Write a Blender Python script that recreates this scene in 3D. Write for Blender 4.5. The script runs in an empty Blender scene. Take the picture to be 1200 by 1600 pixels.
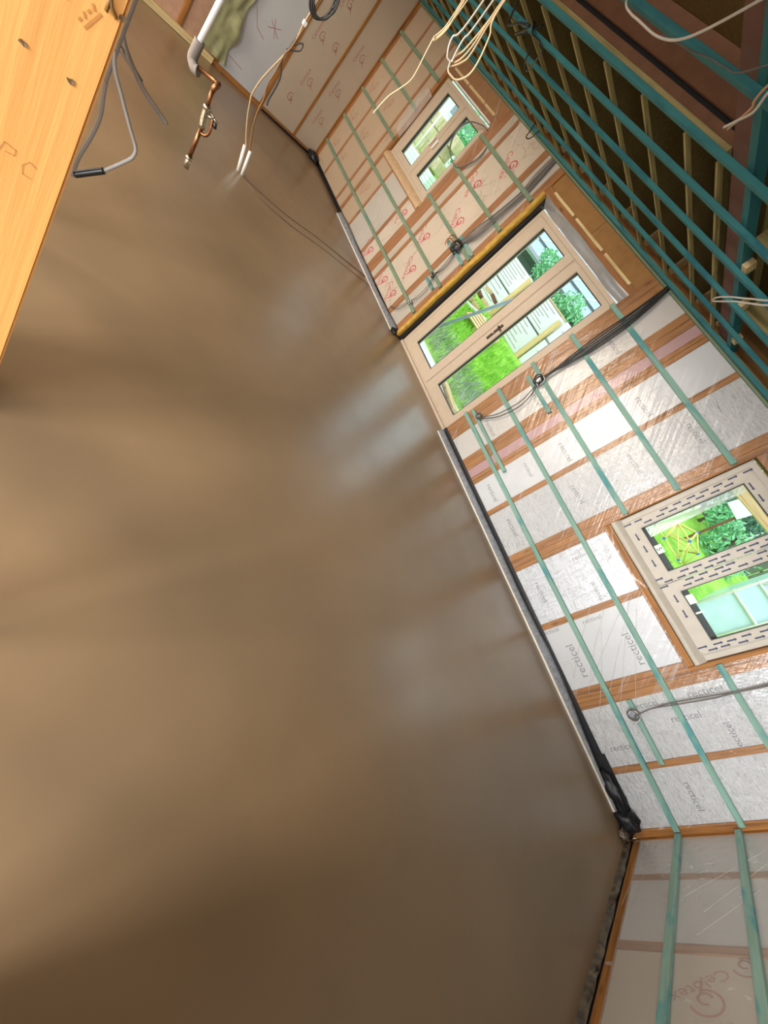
import bpy, bmesh, math, random
from mathutils import Vector, Matrix, noise

random.seed(7)
SC = bpy.context.scene
COL = SC.collection
W = 4.27            # inner face of the studs of the long wall
R = random.uniform

# ------------------------------------------------------------------ camera
cam = bpy.data.cameras.new('camera')
cam.sensor_fit = 'VERTICAL'
cam.sensor_height = 32.0
cam.lens = 12.61
cam.clip_start = 0.02
cam.clip_end = 200
co = bpy.data.objects.new('camera', cam)
COL.objects.link(co)
co.matrix_world = Matrix(((0.32154, -0.87317, 0.36632, 0.0),
                          (0.61497, -0.10160, -0.78198, 0.0),
                          (0.72002, 0.47671, 0.50430, 1.55),
                          (0, 0, 0, 1)))
SC.camera = co

# ------------------------------------------------------------------ world
world = bpy.data.worlds.new('overcast')
SC.world = world
world.use_nodes = True
wn = world.node_tree
bg = wn.nodes['Background']
bg.inputs[0].default_value = (0.86, 0.94, 1.0, 1)
bg.inputs[1].default_value = 2.3

# ------------------------------------------------------------------ lights
def area(name, loc, rot, sx, sy, watts, col):
    l = bpy.data.lights.new(name, 'AREA')
    l.shape = 'RECTANGLE'; l.size = sx; l.size_y = sy
    l.energy = watts; l.color = col
    o = bpy.data.objects.new(name, l)
    o.location = loc; o.rotation_euler = rot
    COL.objects.link(o)
    return o
# daylight of an opening four metres behind the camera, plus an added fill
area('daylight_back_opening', (-0.25, -4.2, 1.75), (math.radians(90), 0, 0), 1.4, 1.3, 340, (1.0, 0.96, 0.91))
area('back_fill', (1.5, -4.2, 1.75), (math.radians(90), 0, 0), 1.4, 1.3, 280, (0.94, 0.98, 1.0))
# added unseen side light, tinted warm for the far end
area('warm_side_fill', (-4.6, -3.6, 1.7), (math.radians(90), 0, 0), 2.2, 1.5, 380, (1.0, 0.84, 0.64))
# warm work lamp standing behind the camera, second warm lamp at the far end of the room
def lamp(name, loc, aim, watts, col, size, cone):
    l = bpy.data.lights.new(name, 'SPOT')
    l.energy = watts; l.color = col; l.spot_size = math.radians(cone); l.spot_blend = 0.7
    l.shadow_soft_size = size
    o = bpy.data.objects.new(name, l); o.location = loc
    o.rotation_euler = (Vector(aim) - Vector(loc)).to_track_quat('-Z', 'Y').to_euler()
    COL.objects.link(o)
lamp('work_lamp', (1.3, -1.0, 2.0), (-3.2, 2.0, 0.7), 34, (1.0, 0.78, 0.50), 0.15, 110)
lamp('far_work_lamp', (-5.9, 0.45, 2.3), (-7.4, 3.9, 1.1), 42, (1.0, 0.80, 0.52), 0.2, 150)

SC.view_settings.view_transform = 'Standard'
SC.view_settings.look = 'None'
SC.view_settings.gamma = 1.0
SC.view_settings.use_curve_mapping = False
SC.view_settings.exposure = 0.0

# ------------------------------------------------------------------ materials
def srgb(r, g, b):
    f = lambda c: (c / 255 / 12.92) if c / 255 <= 0.04045 else ((c / 255 + 0.055) / 1.055) ** 2.4
    return (f(r), f(g), f(b), 1)

class NT:
    def __init__(s, name):
        s.m = bpy.data.materials.new(name); s.m.use_nodes = True
        s.t = s.m.node_tree; s.n = s.t.nodes
        s.p = s.n['Principled BSDF']; s.out = s.n['Material Output']
    def node(s, t, **kw):
        x = s.n.new(t)
        for k, v in kw.items(): setattr(x, k, v)
        return x
    def link(s, a, b): s.t.links.new(a, b)
    def coords(s, scale=(1, 1, 1), kind='Object', rnd=True):
        tc = s.node('ShaderNodeTexCoord')
        mp = s.node('ShaderNodeMapping')
        mp.inputs['Scale'].default_value = scale
        s.link(tc.outputs[kind], mp.inputs['Vector'])
        if rnd:
            oi = s.node('ShaderNodeObjectInfo')
            mu = s.node('ShaderNodeMath', operation='MULTIPLY'); mu.inputs[1].default_value = 37.0
            s.link(oi.outputs['Random'], mu.inputs[0])
            cb = s.node('ShaderNodeCombineXYZ')
            for i in range(3): s.link(mu.outputs[0], cb.inputs[i])
            s.link(cb.outputs[0], mp.inputs['Location'])
        return mp.outputs[0]
    def noise(s, vec, scale, detail=4, rough=0.55):
        x = s.node('ShaderNodeTexNoise')
        x.inputs['Scale'].default_value = scale; x.inputs['Detail'].default_value = detail
        x.inputs['Roughness'].default_value = rough
        s.link(vec, x.inputs['Vector']); return x.outputs['Fac']
    def ramp(s, fac, stops):
        x = s.node('ShaderNodeValToRGB')
        e = x.color_ramp.elements
        while len(e) < len(stops): e.new(0.5)
        for i, (p, c) in enumerate(stops): e[i].position = p; e[i].color = c
        s.link(fac, x.inputs[0]); return x.outputs[0]
    def bump(s, h, strength=0.3, dist=0.01):
        b = s.node('ShaderNodeBump'); b.inputs['Strength'].default_value = strength
        b.inputs['Distance'].default_value = dist
        s.link(h, b.inputs['Height']); return b.outputs[0]
    def mix(s, f, a, b, mode='MIX'):
        x = s.node('ShaderNodeMix', data_type='RGBA', blend_type=mode)
        if hasattr(f, 'links'): s.link(f, x.inputs[0])
        else: x.inputs[0].default_value = f
        for v, i in ((a, 6), (b, 7)):
            if hasattr(v, 'links'): s.link(v, x.inputs[i])
            else: x.inputs[i].default_value = v
        return x.outputs[2]
    def math(s, op, a, b=None, clamp=False):
        x = s.node('ShaderNodeMath', operation=op); x.use_clamp = clamp
        for i, v in enumerate((a, b)):
            if v is None: continue
            if hasattr(v, 'links'): s.link(v, x.inputs[i])
            else: x.inputs[i].default_value = v
        return x.outputs[0]
    def set(s, color=None, rough=0.6, metal=0.0, spec=None, normal=None):
        if color is not None:
            if hasattr(color, 'links'): s.link(color, s.p.inputs['Base Color'])
            else: s.p.inputs['Base Color'].default_value = color
        if hasattr(rough, 'links'): s.link(rough, s.p.inputs['Roughness'])
        else: s.p.inputs['Roughness'].default_value = rough
        s.p.inputs['Metallic'].default_value = metal
        if spec is not None: s.p.inputs['Specular IOR Level'].default_value = spec
        if normal is not None: s.link(normal, s.p.inputs['Normal'])
        return s.m

def plain(name, c, rough=0.6, metal=0.0, var=0.12, scale=14.0):
    s = NT(name)
    v = s.coords()
    f = s.noise(v, scale)
    d = tuple(x * (1 - var) for x in c[:3]) + (1,)
    u = tuple(min(1, x * (1 + var)) for x in c[:3]) + (1,)
    return s.set(s.ramp(f, [(0.3, d), (0.7, u)]), rough, metal)

def wood(name, axis, c, dark, knots=True, rough=0.65):
    s = NT(name)
    k = {'x': (1.2, 28, 28), 'y': (28, 1.2, 28), 'z': (28, 28, 1.2)}[axis]
    v = s.coords(k)
    f = s.noise(v, 1.6, 6, 0.6)
    col = s.ramp(f, [(0.30, dark), (0.52, c), (0.75, tuple(min(1, x * 1.18) for x in c[:3]) + (1,))])
    v2 = s.coords((3, 3, 3))
    b = s.noise(v2, 1.0, 2)
    col = s.mix(s.math('MULTIPLY', b, 0.35), col, dark)
    if knots:
        kk = {'x': (3, 9, 9), 'y': (9, 3, 9), 'z': (9, 9, 3)}[axis]
        vo = s.node('ShaderNodeTexVoronoi'); vo.inputs['Scale'].default_value = 1.0
        s.link(s.coords(kk), vo.inputs['Vector'])
        kf = s.ramp(vo.outputs['Distance'], [(0.06, (1, 1, 1, 1)), (0.16, (0, 0, 0, 1))])
        col = s.mix(s.math('MULTIPLY', kf, 0.6), col, tuple(x * 0.35 for x in dark[:3]) + (1,))
    return s.set(col, rough, normal=s.bump(f, 0.25, 0.004))

STUD_C, STUD_D = srgb(166, 111, 50), srgb(112, 68, 26)
STUD = {a: wood('stud_timber_' + a, a, STUD_C, STUD_D) for a in 'xyz'}
LINTEL = wood('lintel_timber', 'x', srgb(158, 106, 58), srgb(104, 62, 30))
CHORD = {a: wood('joist_timber_' + a, a, srgb(176, 160, 106), srgb(136, 116, 68)) for a in 'xyz'}
CREAM = {a: wood('pale_timber_' + a, a, srgb(222, 200, 150), srgb(180, 150, 100)) for a in 'xyz'}
POST = wood('post_timber', 'z', srgb(230, 168, 94), srgb(208, 142, 70), knots=False)

def teal(name, axis, c=srgb(128, 166, 152), stain=srgb(50, 130, 138)):
    s = NT(name)
    k = {'x': (1.5, 30, 30), 'y': (30, 1.5, 30)}[axis]
    f = s.noise(s.coords(k), 1.5, 5)
    col = s.ramp(f, [(0.3, tuple(x * 0.72 for x in c[:3]) + (1,)), (0.7, c)])
    g = s.noise(s.coords((4, 12, 12) if axis == 'x' else (12, 4, 12)), 0.9, 3)
    g = s.ramp(g, [(0.52, (0, 0, 0, 1)), (0.66, (1, 1, 1, 1))])
    col = s.mix(s.math('MULTIPLY', g, 0.75), col, stain)
    return s.set(col, 0.7, normal=s.bump(f, 0.2, 0.003))
TEAL = teal('treated_batten_x', 'x'); TEALF = teal('dull_treated_batten_x', 'x', srgb(124, 144, 116), srgb(88, 128, 112)); TEALY = teal('treated_batten_y', 'y', srgb(150, 184, 170), srgb(60, 150, 160))  # TEALF is a darker, duller green
TEALC = teal('treated_ceiling_batten', 'x', srgb(50, 126, 132), srgb(14, 94, 110))  # darker teal, the shade under the ceiling put into the colour
TEALCY = teal('treated_ceiling_member', 'y', srgb(38, 118, 126), srgb(16, 94, 108))  # same shade-darkened teal, grain along y

def screed():
    s = NT('wet_screed')
    v = s.coords(rnd=False)
    big = s.noise(v, 0.55, 3, 0.5)
    mid = s.noise(v, 2.6, 5, 0.6)
    fine = s.noise(v, 90, 3, 0.6)
    col = s.ramp(big, [(0.3, srgb(132, 109, 83)), (0.7, srgb(153, 127, 97))])
    col = s.mix(s.math('MULTIPLY', s.ramp(mid, [(0.4, (0, 0, 0, 1)), (0.75, (1, 1, 1, 1))]), 0.30), col, srgb(122, 101, 77))
    rg = s.math('ADD', s.math('MULTIPLY', mid, 0.12), 0.25)
    h = s.math('ADD', s.math('MULTIPLY', mid, 1.0), s.math('MULTIPLY', fine, 0.03))
    return s.set(col, rg, spec=0.9, normal=s.bump(h, 0.06, 0.02))
SCREED = screed()

def foil(name, c, kind):
    s = NT(name)
    v = s.coords(rnd=True)
    base = s.noise(v, 3.0, 3)
    col = s.ramp(base, [(0.3, tuple(x * 0.93 for x in c[:3]) + (1,)), (0.7, c)])
    if kind == 'crinkle':
        a = s.noise(s.coords((7, 1, 24)), 1.6, 4, 0.7)
        b = s.noise(s.coords((15, 1, 15)), 1.0, 4, 0.6)
        h = s.math('ADD', a, s.math('MULTIPLY', b, 0.5))
        cr = s.ramp(a, [(0.34, (1, 1, 1, 1)), (0.42, (0, 0, 0, 1))])
        col = s.mix(s.math('MULTIPLY', cr, 0.28), col, srgb(140, 138, 136))
        return s.set(col, 0.40, 0.0, normal=s.bump(h, 1.0, 0.05))
    if kind == 'grid':
        fs = []
        for sc, off in (((26, 1, 3.0), 0), ((3.0, 1, 40), 9)):
            n = s.noise(s.coords(sc), 1.0, 3, 0.6)
            d = s.math('ABSOLUTE', s.math('SUBTRACT', n, 0.5))
            fs.append(s.ramp(d, [(0.0, (1, 1, 1, 1)), (0.022, (0, 0, 0, 1))]))
        cr = s.math('MAXIMUM', fs[0], fs[1])
        col = s.mix(s.math('MULTIPLY', cr, 0.55), col, srgb(105, 104, 104))
        return s.set(col, 0.35, 0.1, normal=s.bump(cr, -0.5, 0.006))
    if kind == 'crack':
        vo = s.node('ShaderNodeTexVoronoi', feature='DISTANCE_TO_EDGE'); vo.inputs['Scale'].default_value = 1.0
        n = s.node('ShaderNodeTexNoise'); n.inputs['Scale'].default_value = 3.0
        v3 = s.coords((9, 9, 5))
        s.link(v3, n.inputs['Vector'])
        mx = s.node('ShaderNodeMix', data_type='VECTOR'); mx.inputs[0].default_value = 0.4
        s.link(v3, mx.inputs[4]); s.link(n.outputs['Color'], mx.inputs[5])
        s.link(mx.outputs[1], vo.inputs['Vector'])
        cr = s.ramp(vo.outputs['Distance'], [(0.0, (1, 1, 1, 1)), (0.03, (0, 0, 0, 1))])
        gate = s.ramp(s.noise(v, 2.2, 2), [(0.45, (0, 0, 0, 1)), (0.55, (1, 1, 1, 1))])
        col = s.mix(s.math('MULTIPLY', s.math('MULTIPLY', cr, gate), 0.5), col, srgb(110, 90, 96))
        return s.set(col, 0.4, 0.1, normal=s.bump(base, 0.3, 0.02))
    return s.set(col, 0.45, 0.05, normal=s.bump(base, 0.12, 0.02))

B_FOIL = foil('foil_faced_crinkled', srgb(226, 227, 230), 'crinkle')
B_GRID = foil('foil_faced_creased', srgb(206, 210, 217), 'grid')
B_WHITE = foil('foil_faced_smooth', srgb(194, 196, 200), 'plain')
B_GREY = foil('foil_faced_grey', srgb(196, 192, 188), 'plain')
B_PINK = foil('foil_faced_pink', srgb(172, 134, 136), 'plain')
B_RED = foil('foil_faced_red_print', srgb(214, 210, 206), 'crack')
B_BEIGE = foil('foil_faced_beige', srgb(192, 176, 158), 'plain')  # beige, browner than the white boards

INK_GREY = plain('grey_ink', srgb(120, 122, 126), 0.6)
INK_LIGHT = plain('pale_grey_ink', srgb(182, 180, 178), 0.6)
INK_RED = plain('red_ink', srgb(196, 72, 96), 0.6)
INK_FADE = plain('faded_red_ink', srgb(172, 118, 104), 0.6)
INK_BLUE = plain('navy_ink', srgb(52, 60, 92), 0.6)
INK_POST = plain('brown_stamp_ink', srgb(186, 126, 62), 0.7)
DPC = plain('black_membrane', srgb(20, 21, 26), 0.45)
GREYPOLY = plain('grey_polythene', srgb(132, 134, 140), 0.3, var=0.3, scale=30)
EDGE = plain('edge_strip_foam', srgb(216, 210, 200), 0.6)
MUSTARD = plain('mustard_sealing_foam', srgb(190, 150, 60), 0.7, var=0.25)
FRAME = plain('beige_window_frame', srgb(192, 173, 152), 0.4, var=0.04)
FRAME2 = plain('taped_window_frame', srgb(182, 174, 162), 0.5, var=0.06)
GASKET = plain('black_gasket', srgb(24, 26, 28), 0.5)
BRONZE = plain('dark_bronze_handle', srgb(74, 62, 56), 0.35, 0.6)
WHITE = plain('white_plastic', srgb(228, 226, 220), 0.4, var=0.05)
CABLE_W = plain('white_cable_sheath', srgb(206, 202, 194), 0.45, var=0.05)
CABLE_D = plain('dull_white_sheath', srgb(156, 151, 146), 0.5, var=0.08)
CABLE_C = plain('cream_cable_sheath', srgb(236, 208, 164), 0.45, var=0.05)
CABLE_G = plain('grey_cable_sheath', srgb(98, 94, 90), 0.5, var=0.1)
CABLE_B = plain('black_cable_sheath', srgb(34, 32, 32), 0.45, var=0.1)
CABLE_BR = plain('brown_cable_sheath', srgb(120, 84, 40), 0.5, var=0.1)
TAPE = plain('black_tape', srgb(28, 28, 30), 0.35)
COPPER = plain('tarnished_copper', srgb(130, 88, 58), 0.35, 0.85, var=0.4, scale=40)
BRASS = plain('nickel_plated_brass', srgb(180, 168, 146), 0.28, 0.9, var=0.3, scale=60)
STEEL = plain('galvanised_steel', srgb(150, 154, 160), 0.4, 0.8)
DECK = plain('chipboard_deck', srgb(100, 82, 38), 0.85, var=0.2, scale=60)
PLYP = plain('pinkish_board', srgb(192, 152, 126), 0.8, var=0.1)
PINKB = plain('pink_board_face', srgb(118, 82, 74), 0.8, var=0.06)
OSB = plain('shade_panel_board', srgb(150, 108, 60), 0.8, var=0.14, scale=9)
BROWNB = plain('brown_web_board', srgb(118, 80, 56), 0.8, var=0.12)
MUD = plain('muddy_membrane', srgb(84, 72, 56), 0.4, var=.8, scale=22)
COPPERW = plain('copper_wire', srgb(196, 112, 56), 0.3, 0.8)

def glass():
    s = NT('window_glass')
    s.n.remove(s.p)
    tr = s.node('ShaderNodeBsdfTransparent'); tr.inputs[0].default_value = (0.95, 0.98, 0.97, 1)
    gl = s.node('ShaderNodeBsdfGlossy'); gl.inputs['Roughness'].default_value = 0.02
    lw = s.node('ShaderNodeLayerWeight')
    mx = s.node('ShaderNodeMixShader')
    s.link(s.math('MULTIPLY', s.math('POWER', lw.outputs['Facing'], 3.0), 0.12), mx.inputs[0]); s.link(tr.outputs[0], mx.inputs[1]); s.link(gl.outputs[0], mx.inputs[2])
    s.link(mx.outputs[0], s.out.inputs[0])
    return s.m
GLASS = glass()

def poly(name, milky, gloss, tint=(1, 1, 1, 1), crease=0.35, scale=(1, 1, 1)):
    s = NT(name)
    s.n.remove(s.p)
    v = s.coords(scale, rnd=False)
    w1 = s.noise(s.coords((7, 7, 2.2), rnd=False), 1.2, 5, 0.65)
    vr = s.node('ShaderNodeVectorRotate', rotation_type='AXIS_ANGLE')
    vr.inputs['Axis'].default_value = (0, 1, 0); vr.inputs['Angle'].default_value = 0.75
    s.link(v, vr.inputs['Vector'])
    mp = s.node('ShaderNodeMapping'); mp.inputs['Scale'].default_value = (16, 16, 0.8)
    s.link(vr.outputs[0], mp.inputs['Vector'])
    st = s.noise(mp.outputs[0], 1.4, 3, 0.5)
    streak = s.ramp(st, [(0.60, (0, 0, 0, 1)), (0.72, (1, 1, 1, 1))])
    gate = s.ramp(s.noise(v, 1.3, 2), [(0.48, (0, 0, 0, 1)), (0.62, (1, 1, 1, 1))])
    streak = s.math('MULTIPLY', streak, gate)
    h = s.math('ADD', w1, s.math('MULTIPLY', st, 0.7))
    nb = s.bump(h, 0.45, 0.02)
    tr = s.node('ShaderNodeBsdfTransparent'); tr.inputs[0].default_value = tint
    df = s.node('ShaderNodeBsdfDiffuse'); df.inputs[0].default_value = (0.85, 0.85, 0.84, 1)
    gl = s.node('ShaderNodeBsdfGlossy'); gl.inputs['Roughness'].default_value = 0.22
    s.link(nb, gl.inputs['Normal'])
    m1 = s.node('ShaderNodeMixShader'); m2 = s.node('ShaderNodeMixShader')
    s.link(s.math('ADD', milky, s.math('MULTIPLY', streak, crease), clamp=True), m1.inputs[0])
    s.link(tr.outputs[0], m1.inputs[1]); s.link(df.outputs[0], m1.inputs[2])
    fr = s.node('ShaderNodeLayerWeight')
    s.link(nb, fr.inputs['Normal'])
    s.link(s.math('MULTIPLY', s.math('ADD', s.math('MULTIPLY', s.math('POWER', fr.outputs['Facing'], 3.0), 0.5), 0.05), gloss, clamp=True), m2.inputs[0])
    s.link(m1.outputs[0], m2.inputs[1]); s.link(gl.outputs[0], m2.inputs[2])
    s.link(m2.outputs[0], s.out.inputs[0])
    return s.m
POLY = poly('clear_polythene', 0.02, 0.9)
POLY_FOG = poly('milky_polythene', 0.22, 0.9)
POLY_WARM = poly('warm_lit_polythene', 0.06, 0.9, (1.0, 0.93, 0.84, 1))  # warm tint stands for warm light on the far stretch
POLY_FILM = poly('white_protective_film', 0.55, 0.8, (0.8, 1.0, 0.85, 1))
POLY_OLIVE = plain('olive_plastic_sheet', srgb(146, 146, 108), 0.35, var=.25, scale=7)

def grassmat():
    s = NT('lawn_grass')
    f = s.noise(s.coords(rnd=False), 3.0, 5, 0.7)
    col = s.ramp(f, [(0.3, srgb(120, 184, 56)), (0.7, srgb(182, 236, 96))])
    return s.set(col, 0.8)
GRASS = grassmat()
DRYGRASS = plain('dry_grey_grass', srgb(176, 190, 176), 0.8, var=0.3)
GRAVEL = plain('pale_gravel', srgb(232, 236, 238), 0.9, var=0.3, scale=60)
LEAF = plain('leaf_green', srgb(136, 204, 150), 0.6, var=0.4, scale=8)
LEAFD = plain('leaf_dark_green', srgb(88, 134, 108), 0.6, var=0.4, scale=8)
PACK = plain('wrapped_pack_white', srgb(236, 240, 244), 0.35, var=0.04, scale=5)
PACKEDGE = plain('pack_joint_grey', srgb(120, 130, 140), 0.6)
YELLOWT = wood('fresh_sawn_timber', 'z', srgb(236, 210, 150), srgb(206, 170, 104), knots=False)
YELLOWX = wood('fresh_sawn_timber_x', 'x', srgb(226, 200, 150), srgb(190, 150, 96), knots=False)
ROOFB = plain('blue_grey_roofing', srgb(160, 182, 196), 0.5, var=0.08)
SHEDW = plain('dark_shed_cladding', srgb(84, 98, 96), 0.7, var=0.2)
STONE = plain('tan_stone_block', srgb(190, 180, 140), 0.85, var=0.16, scale=10)
RENDERW = plain('white_render', srgb(222, 232, 234), 0.7, var=0.03)
PANEG = plain('grey_reflecting_pane', srgb(120, 136, 148), 0.25, var=0.15)
BLUEC = plain('blue_connector', srgb(66, 120, 220), 0.5)
STICK = plain('yellow_stick', srgb(232, 216, 130), 0.6)
FENCE = plain('weathered_fence', srgb(104, 112, 96), 0.8, var=0.2)
TURQ = plain('turquoise_board', srgb(64, 200, 216), 0.6)
GREENH = plain('pale_blue_sheet', srgb(196, 222, 230), 0.3, var=0.1, scale=4)
BARK = plain('tree_bark', srgb(90, 78, 62), 0.9)

# ------------------------------------------------------------------ builders
def link(name, me, m=None, parent=None, loc=(0, 0, 0), rot=(0, 0, 0)):
    o = bpy.data.objects.new(name, me)
    COL.objects.link(o)
    if m is not None and not me.materials: me.materials.append(m)
    if parent is not None: o.parent = parent
    o.location = loc; o.rotation_euler = rot
    return o
def empty(name, loc=(0, 0, 0), rot=(0, 0, 0), parent=None):
    o = bpy.data.objects.new(name, None)
    COL.objects.link(o); o.location = loc; o.rotation_euler = rot
    o.empty_display_size = 0.05
    if parent is not None: o.parent = parent
    return o
def tag(o, label=None, cat=None, group=None, kind=None):
    if label: o['label'] = label
    if cat: o['category'] = cat
    if group: o['group'] = group
    if kind: o['kind'] = kind
    return o
_boxes = {}
def box(name, m, x0, x1, y0, y1, z0, z1, parent=None, bev=0.0015, rot=(0, 0, 0)):
    d = (round(x1 - x0, 4), round(y1 - y0, 4), round(z1 - z0, 4))
    key = (d, m.name, bev)
    me = _boxes.get(key)
    if me is None:
        bm = bmesh.new()
        bmesh.ops.create_cube(bm, size=1.0)
        for v in bm.verts: v.co = Vector((v.co.x * d[0], v.co.y * d[1], v.co.z * d[2]))
        if bev and min(d) > bev * 3:
            bmesh.ops.bevel(bm, geom=bm.edges[:], offset=bev, segments=1, affect='EDGES')
        me = bpy.data.meshes.new(name); bm.to_mesh(me); bm.free()
        me.materials.append(m)
        _boxes[key] = me
    return link(name, me, None, parent, ((x0 + x1) / 2, (y0 + y1) / 2, (z0 + z1) / 2), rot)
def bar(name, m, a, b, w, h, parent=None):
    """a rectangular bar from a to b"""
    a, b = Vector(a), Vector(b)
    L = (b - a).length
    o = box(name, m, -w / 2, w / 2, -h / 2, h / 2, -L / 2, L / 2, parent)
    o.location = (a + b) / 2
    o.rotation_euler = (b - a).to_track_quat('Z', 'Y').to_euler()
    return o
def spline(pts, n=6):
    P = [Vector(p) for p in pts]
    if len(P) < 3: return P
    out = []
    for i in range(len(P) - 1):
        p0, p1, p2, p3 = P[max(i - 1, 0)], P[i], P[i + 1], P[min(i + 2, len(P) - 1)]
        for k in range(n):
            t = k / n
            out.append(0.5 * ((2 * p1) + (p2 - p0) * t + (2 * p0 - 5 * p1 + 4 * p2 - p3) * t * t + (3 * p1 - p0 - 3 * p2 + p3) * t ** 3))
    out.append(P[-1])
    return out
def tube_bm(bm, pts, r, sides=7, smooth=6):
    P = spline(pts, smooth) if smooth else [Vector(p) for p in pts]
    rings = []
    up = None
    for i, p in enumerate(P):
        t = (P[min(i + 1, len(P) - 1)] - P[max(i - 1, 0)])
        if t.length < 1e-9: t = Vector((0, 0, 1))
        t.normalize()
        if up is None:
            up = t.orthogonal().normalized()
        else:
            up = (up - t * up.dot(t))
            up = up.normalized() if up.length > 1e-6 else t.orthogonal().normalized()
        s = t.cross(up)
        rr = r[i] if isinstance(r, (list, tuple)) and not smooth else (r if not isinstance(r, (list, tuple)) else r[0])
        rings.append([bm.verts.new(p + (up * math.cos(2 * math.pi * k / sides) + s * math.sin(2 * math.pi * k / sides)) * rr) for k in range(sides)])
    for a, b in zip(rings, rings[1:]):
        for k in range(sides):
            f = bm.faces.new((a[k], a[(k + 1) % sides], b[(k + 1) % sides], b[k])); f.smooth = True
    bm.faces.new(rings[0][::-1]); bm.faces.new(rings[-1])
def tube(name, m, pts, r, parent=None, sides=7, smooth=6):
    bm = bmesh.new(); tube_bm(bm, pts, r, sides, smooth)
    me = bpy.data.meshes.new(name); bm.to_mesh(me); bm.free()
    return link(name, me, m, parent)
def mesh_obj(name, m, verts, faces, parent=None, smooth=False):
    me = bpy.data.meshes.new(name); me.from_pydata([tuple(v) for v in verts], [], faces)
    if smooth: me.polygons.foreach_set('use_smooth', [True] * len(me.polygons))
    me.update()
    return link(name, me, m, parent)
_texts = {}
def text_mesh(body, size, m):
    key = (body, size, m.name)
    if key not in _texts:
        cu = bpy.data.curves.new('t', 'FONT'); cu.body = body; cu.size = size
        cu.align_x = 'CENTER'; cu.align_y = 'CENTER'; cu.resolution_u = 2
        o = bpy.data.objects.new('t', cu); COL.objects.link(o)
        dg = bpy.context.evaluated_depsgraph_get()
        me = bpy.data.meshes.new_from_object(o.evaluated_get(dg))
        me.name = 'lettering'
        bpy.data.objects.remove(o)
        me.materials.clear(); me.materials.append(m)
        _texts[key] = me
    return _texts[key]
def poly2d(strokes, w, z=0.0):
    """flat strokes (polylines in 2D) of width w as verts, faces"""
    V, F = [], []
    for st in strokes:
        for (x0, y0), (x1, y1) in zip(st, st[1:]):
            d = Vector((x1 - x0, y1 - y0)); L = d.length
            if L < 1e-6: continue
            d /= L; n = Vector((-d.y, d.x)) * w / 2; e = d * w * 0.3
            b = len(V)
            for px, py in ((x0 - e.x + n.x, y0 - e.y + n.y), (x0 - e.x - n.x, y0 - e.y - n.y), (x1 + e.x - n.x, y1 + e.y - n.y), (x1 + e.x + n.x, y1 + e.y + n.y)):
                V.append((px, py, z))
            F.append((b, b + 1, b + 2, b + 3))
    return V, F
def flat_mesh(strokes, w, m):
    V, F = poly2d(strokes, w)
    me = bpy.data.meshes.new('mark'); me.from_pydata(V, [], F); me.materials.append(m)
    return me
# printed logos: square spiral of the grey-print boards, swirl of the red-print boards
LOGO_SQ = flat_mesh([[(-.09, .06), (-.09, -.06), (.0, -.06), (.0, .0), (-.05, .0), (-.05, .06), (-.09, .06)],
                     [(.02, -.06), (.02, .06), (.10, .06), (.10, .0), (.06, .0), (.06, -.06), (.02, -.06)]], 0.005, INK_LIGHT)
def arc(cx, cy, r, a0, a1, n=12):
    return [(cx + r * math.cos(math.radians(a0 + (a1 - a0) * i / n)), cy + r * math.sin(math.radians(a0 + (a1 - a0) * i / n))) for i in range(n + 1)]
def swirl(m, w=0.016):
    return flat_mesh([arc(0, 0, .05, 60, 330, 14), arc(.012, -.01, .022, -120, 150, 10), [(.034, -.02), (.07, -.07)]], w, m)
LOGO_SW = swirl(INK_RED); LOGO_SWF = swirl(INK_FADE, 0.009)
def on_wall(name, me, m, board, x, z, ang=0.0, y=None, sc=1.0):
    """print on the room side (-y) of the long wall"""
    o = link(name, me, None, board)
    o.rotation_euler = (math.pi / 2, -ang, 0)
    o.location = Vector((x, y, z)) - board.location
    o.scale = (sc, sc, sc)
    return o
def leaf_cluster(name, m, lobes, n, size, parent=None):
    bm = bmesh.new()
    for (c, rad) in lobes:
        for _ in range(n):
            d = Vector((R(-1, 1), R(-1, 1), R(-1, 1)))
            if d.length > 1 or d.length < 0.05: continue
            d = d.normalized() * (0.55 + 0.45 * random.random())
            p = Vector(c) + Vector((d.x * rad[0], d.y * rad[1], d.z * rad[2]))
            s = size * R(0.6, 1.4)
            a = Vector((R(-1, 1), R(-1, 1), R(-1, 1))).normalized(); b = a.orthogonal().normalized()
            vs = [bm.verts.new(p + a * s), bm.verts.new(p + b * s * .5), bm.verts.new(p - a * s), bm.verts.new(p - b * s * .5)]
            bm.faces.new(vs)
    me = bpy.data.meshes.new(name); bm.to_mesh(me); bm.free()
    o = link(name, me, m, parent); o['kind'] = 'stuff'
    return o

# ================================================================== structure
def floor():
    nx, ny = 48, 36
    x0, x1, y0, y1 = -9.2, 1.84, -4.3, 4.46
    V, F = [], []
    for j in range(ny + 1):
        for i in range(nx + 1):
            x = x0 + (x1 - x0) * i / nx; y = y0 + (y1 - y0) * j / ny
            V.append((x, y, 0.004 * noise.noise(Vector((x * .9, y * .9, 3.1))) - 0.002))
    for j in range(ny):
        for i in range(nx):
            a = j * (nx + 1) + i
            F.append((a, a + 1, a + nx + 2, a + nx + 1))
    b = len(V)
    V += [(x0, y0, -.12), (x1, y0, -.12), (x1, y1, -.12), (x0, y1, -.12)]
    F += [(b, b + 3, b + 2, b + 1)]
    o = mesh_obj('floor', SCREED, V, F, smooth=True)
    return tag(o, 'smooth freshly poured brown screed floor with a soft sheen', kind='structure')
FLOOR = floor()
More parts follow.
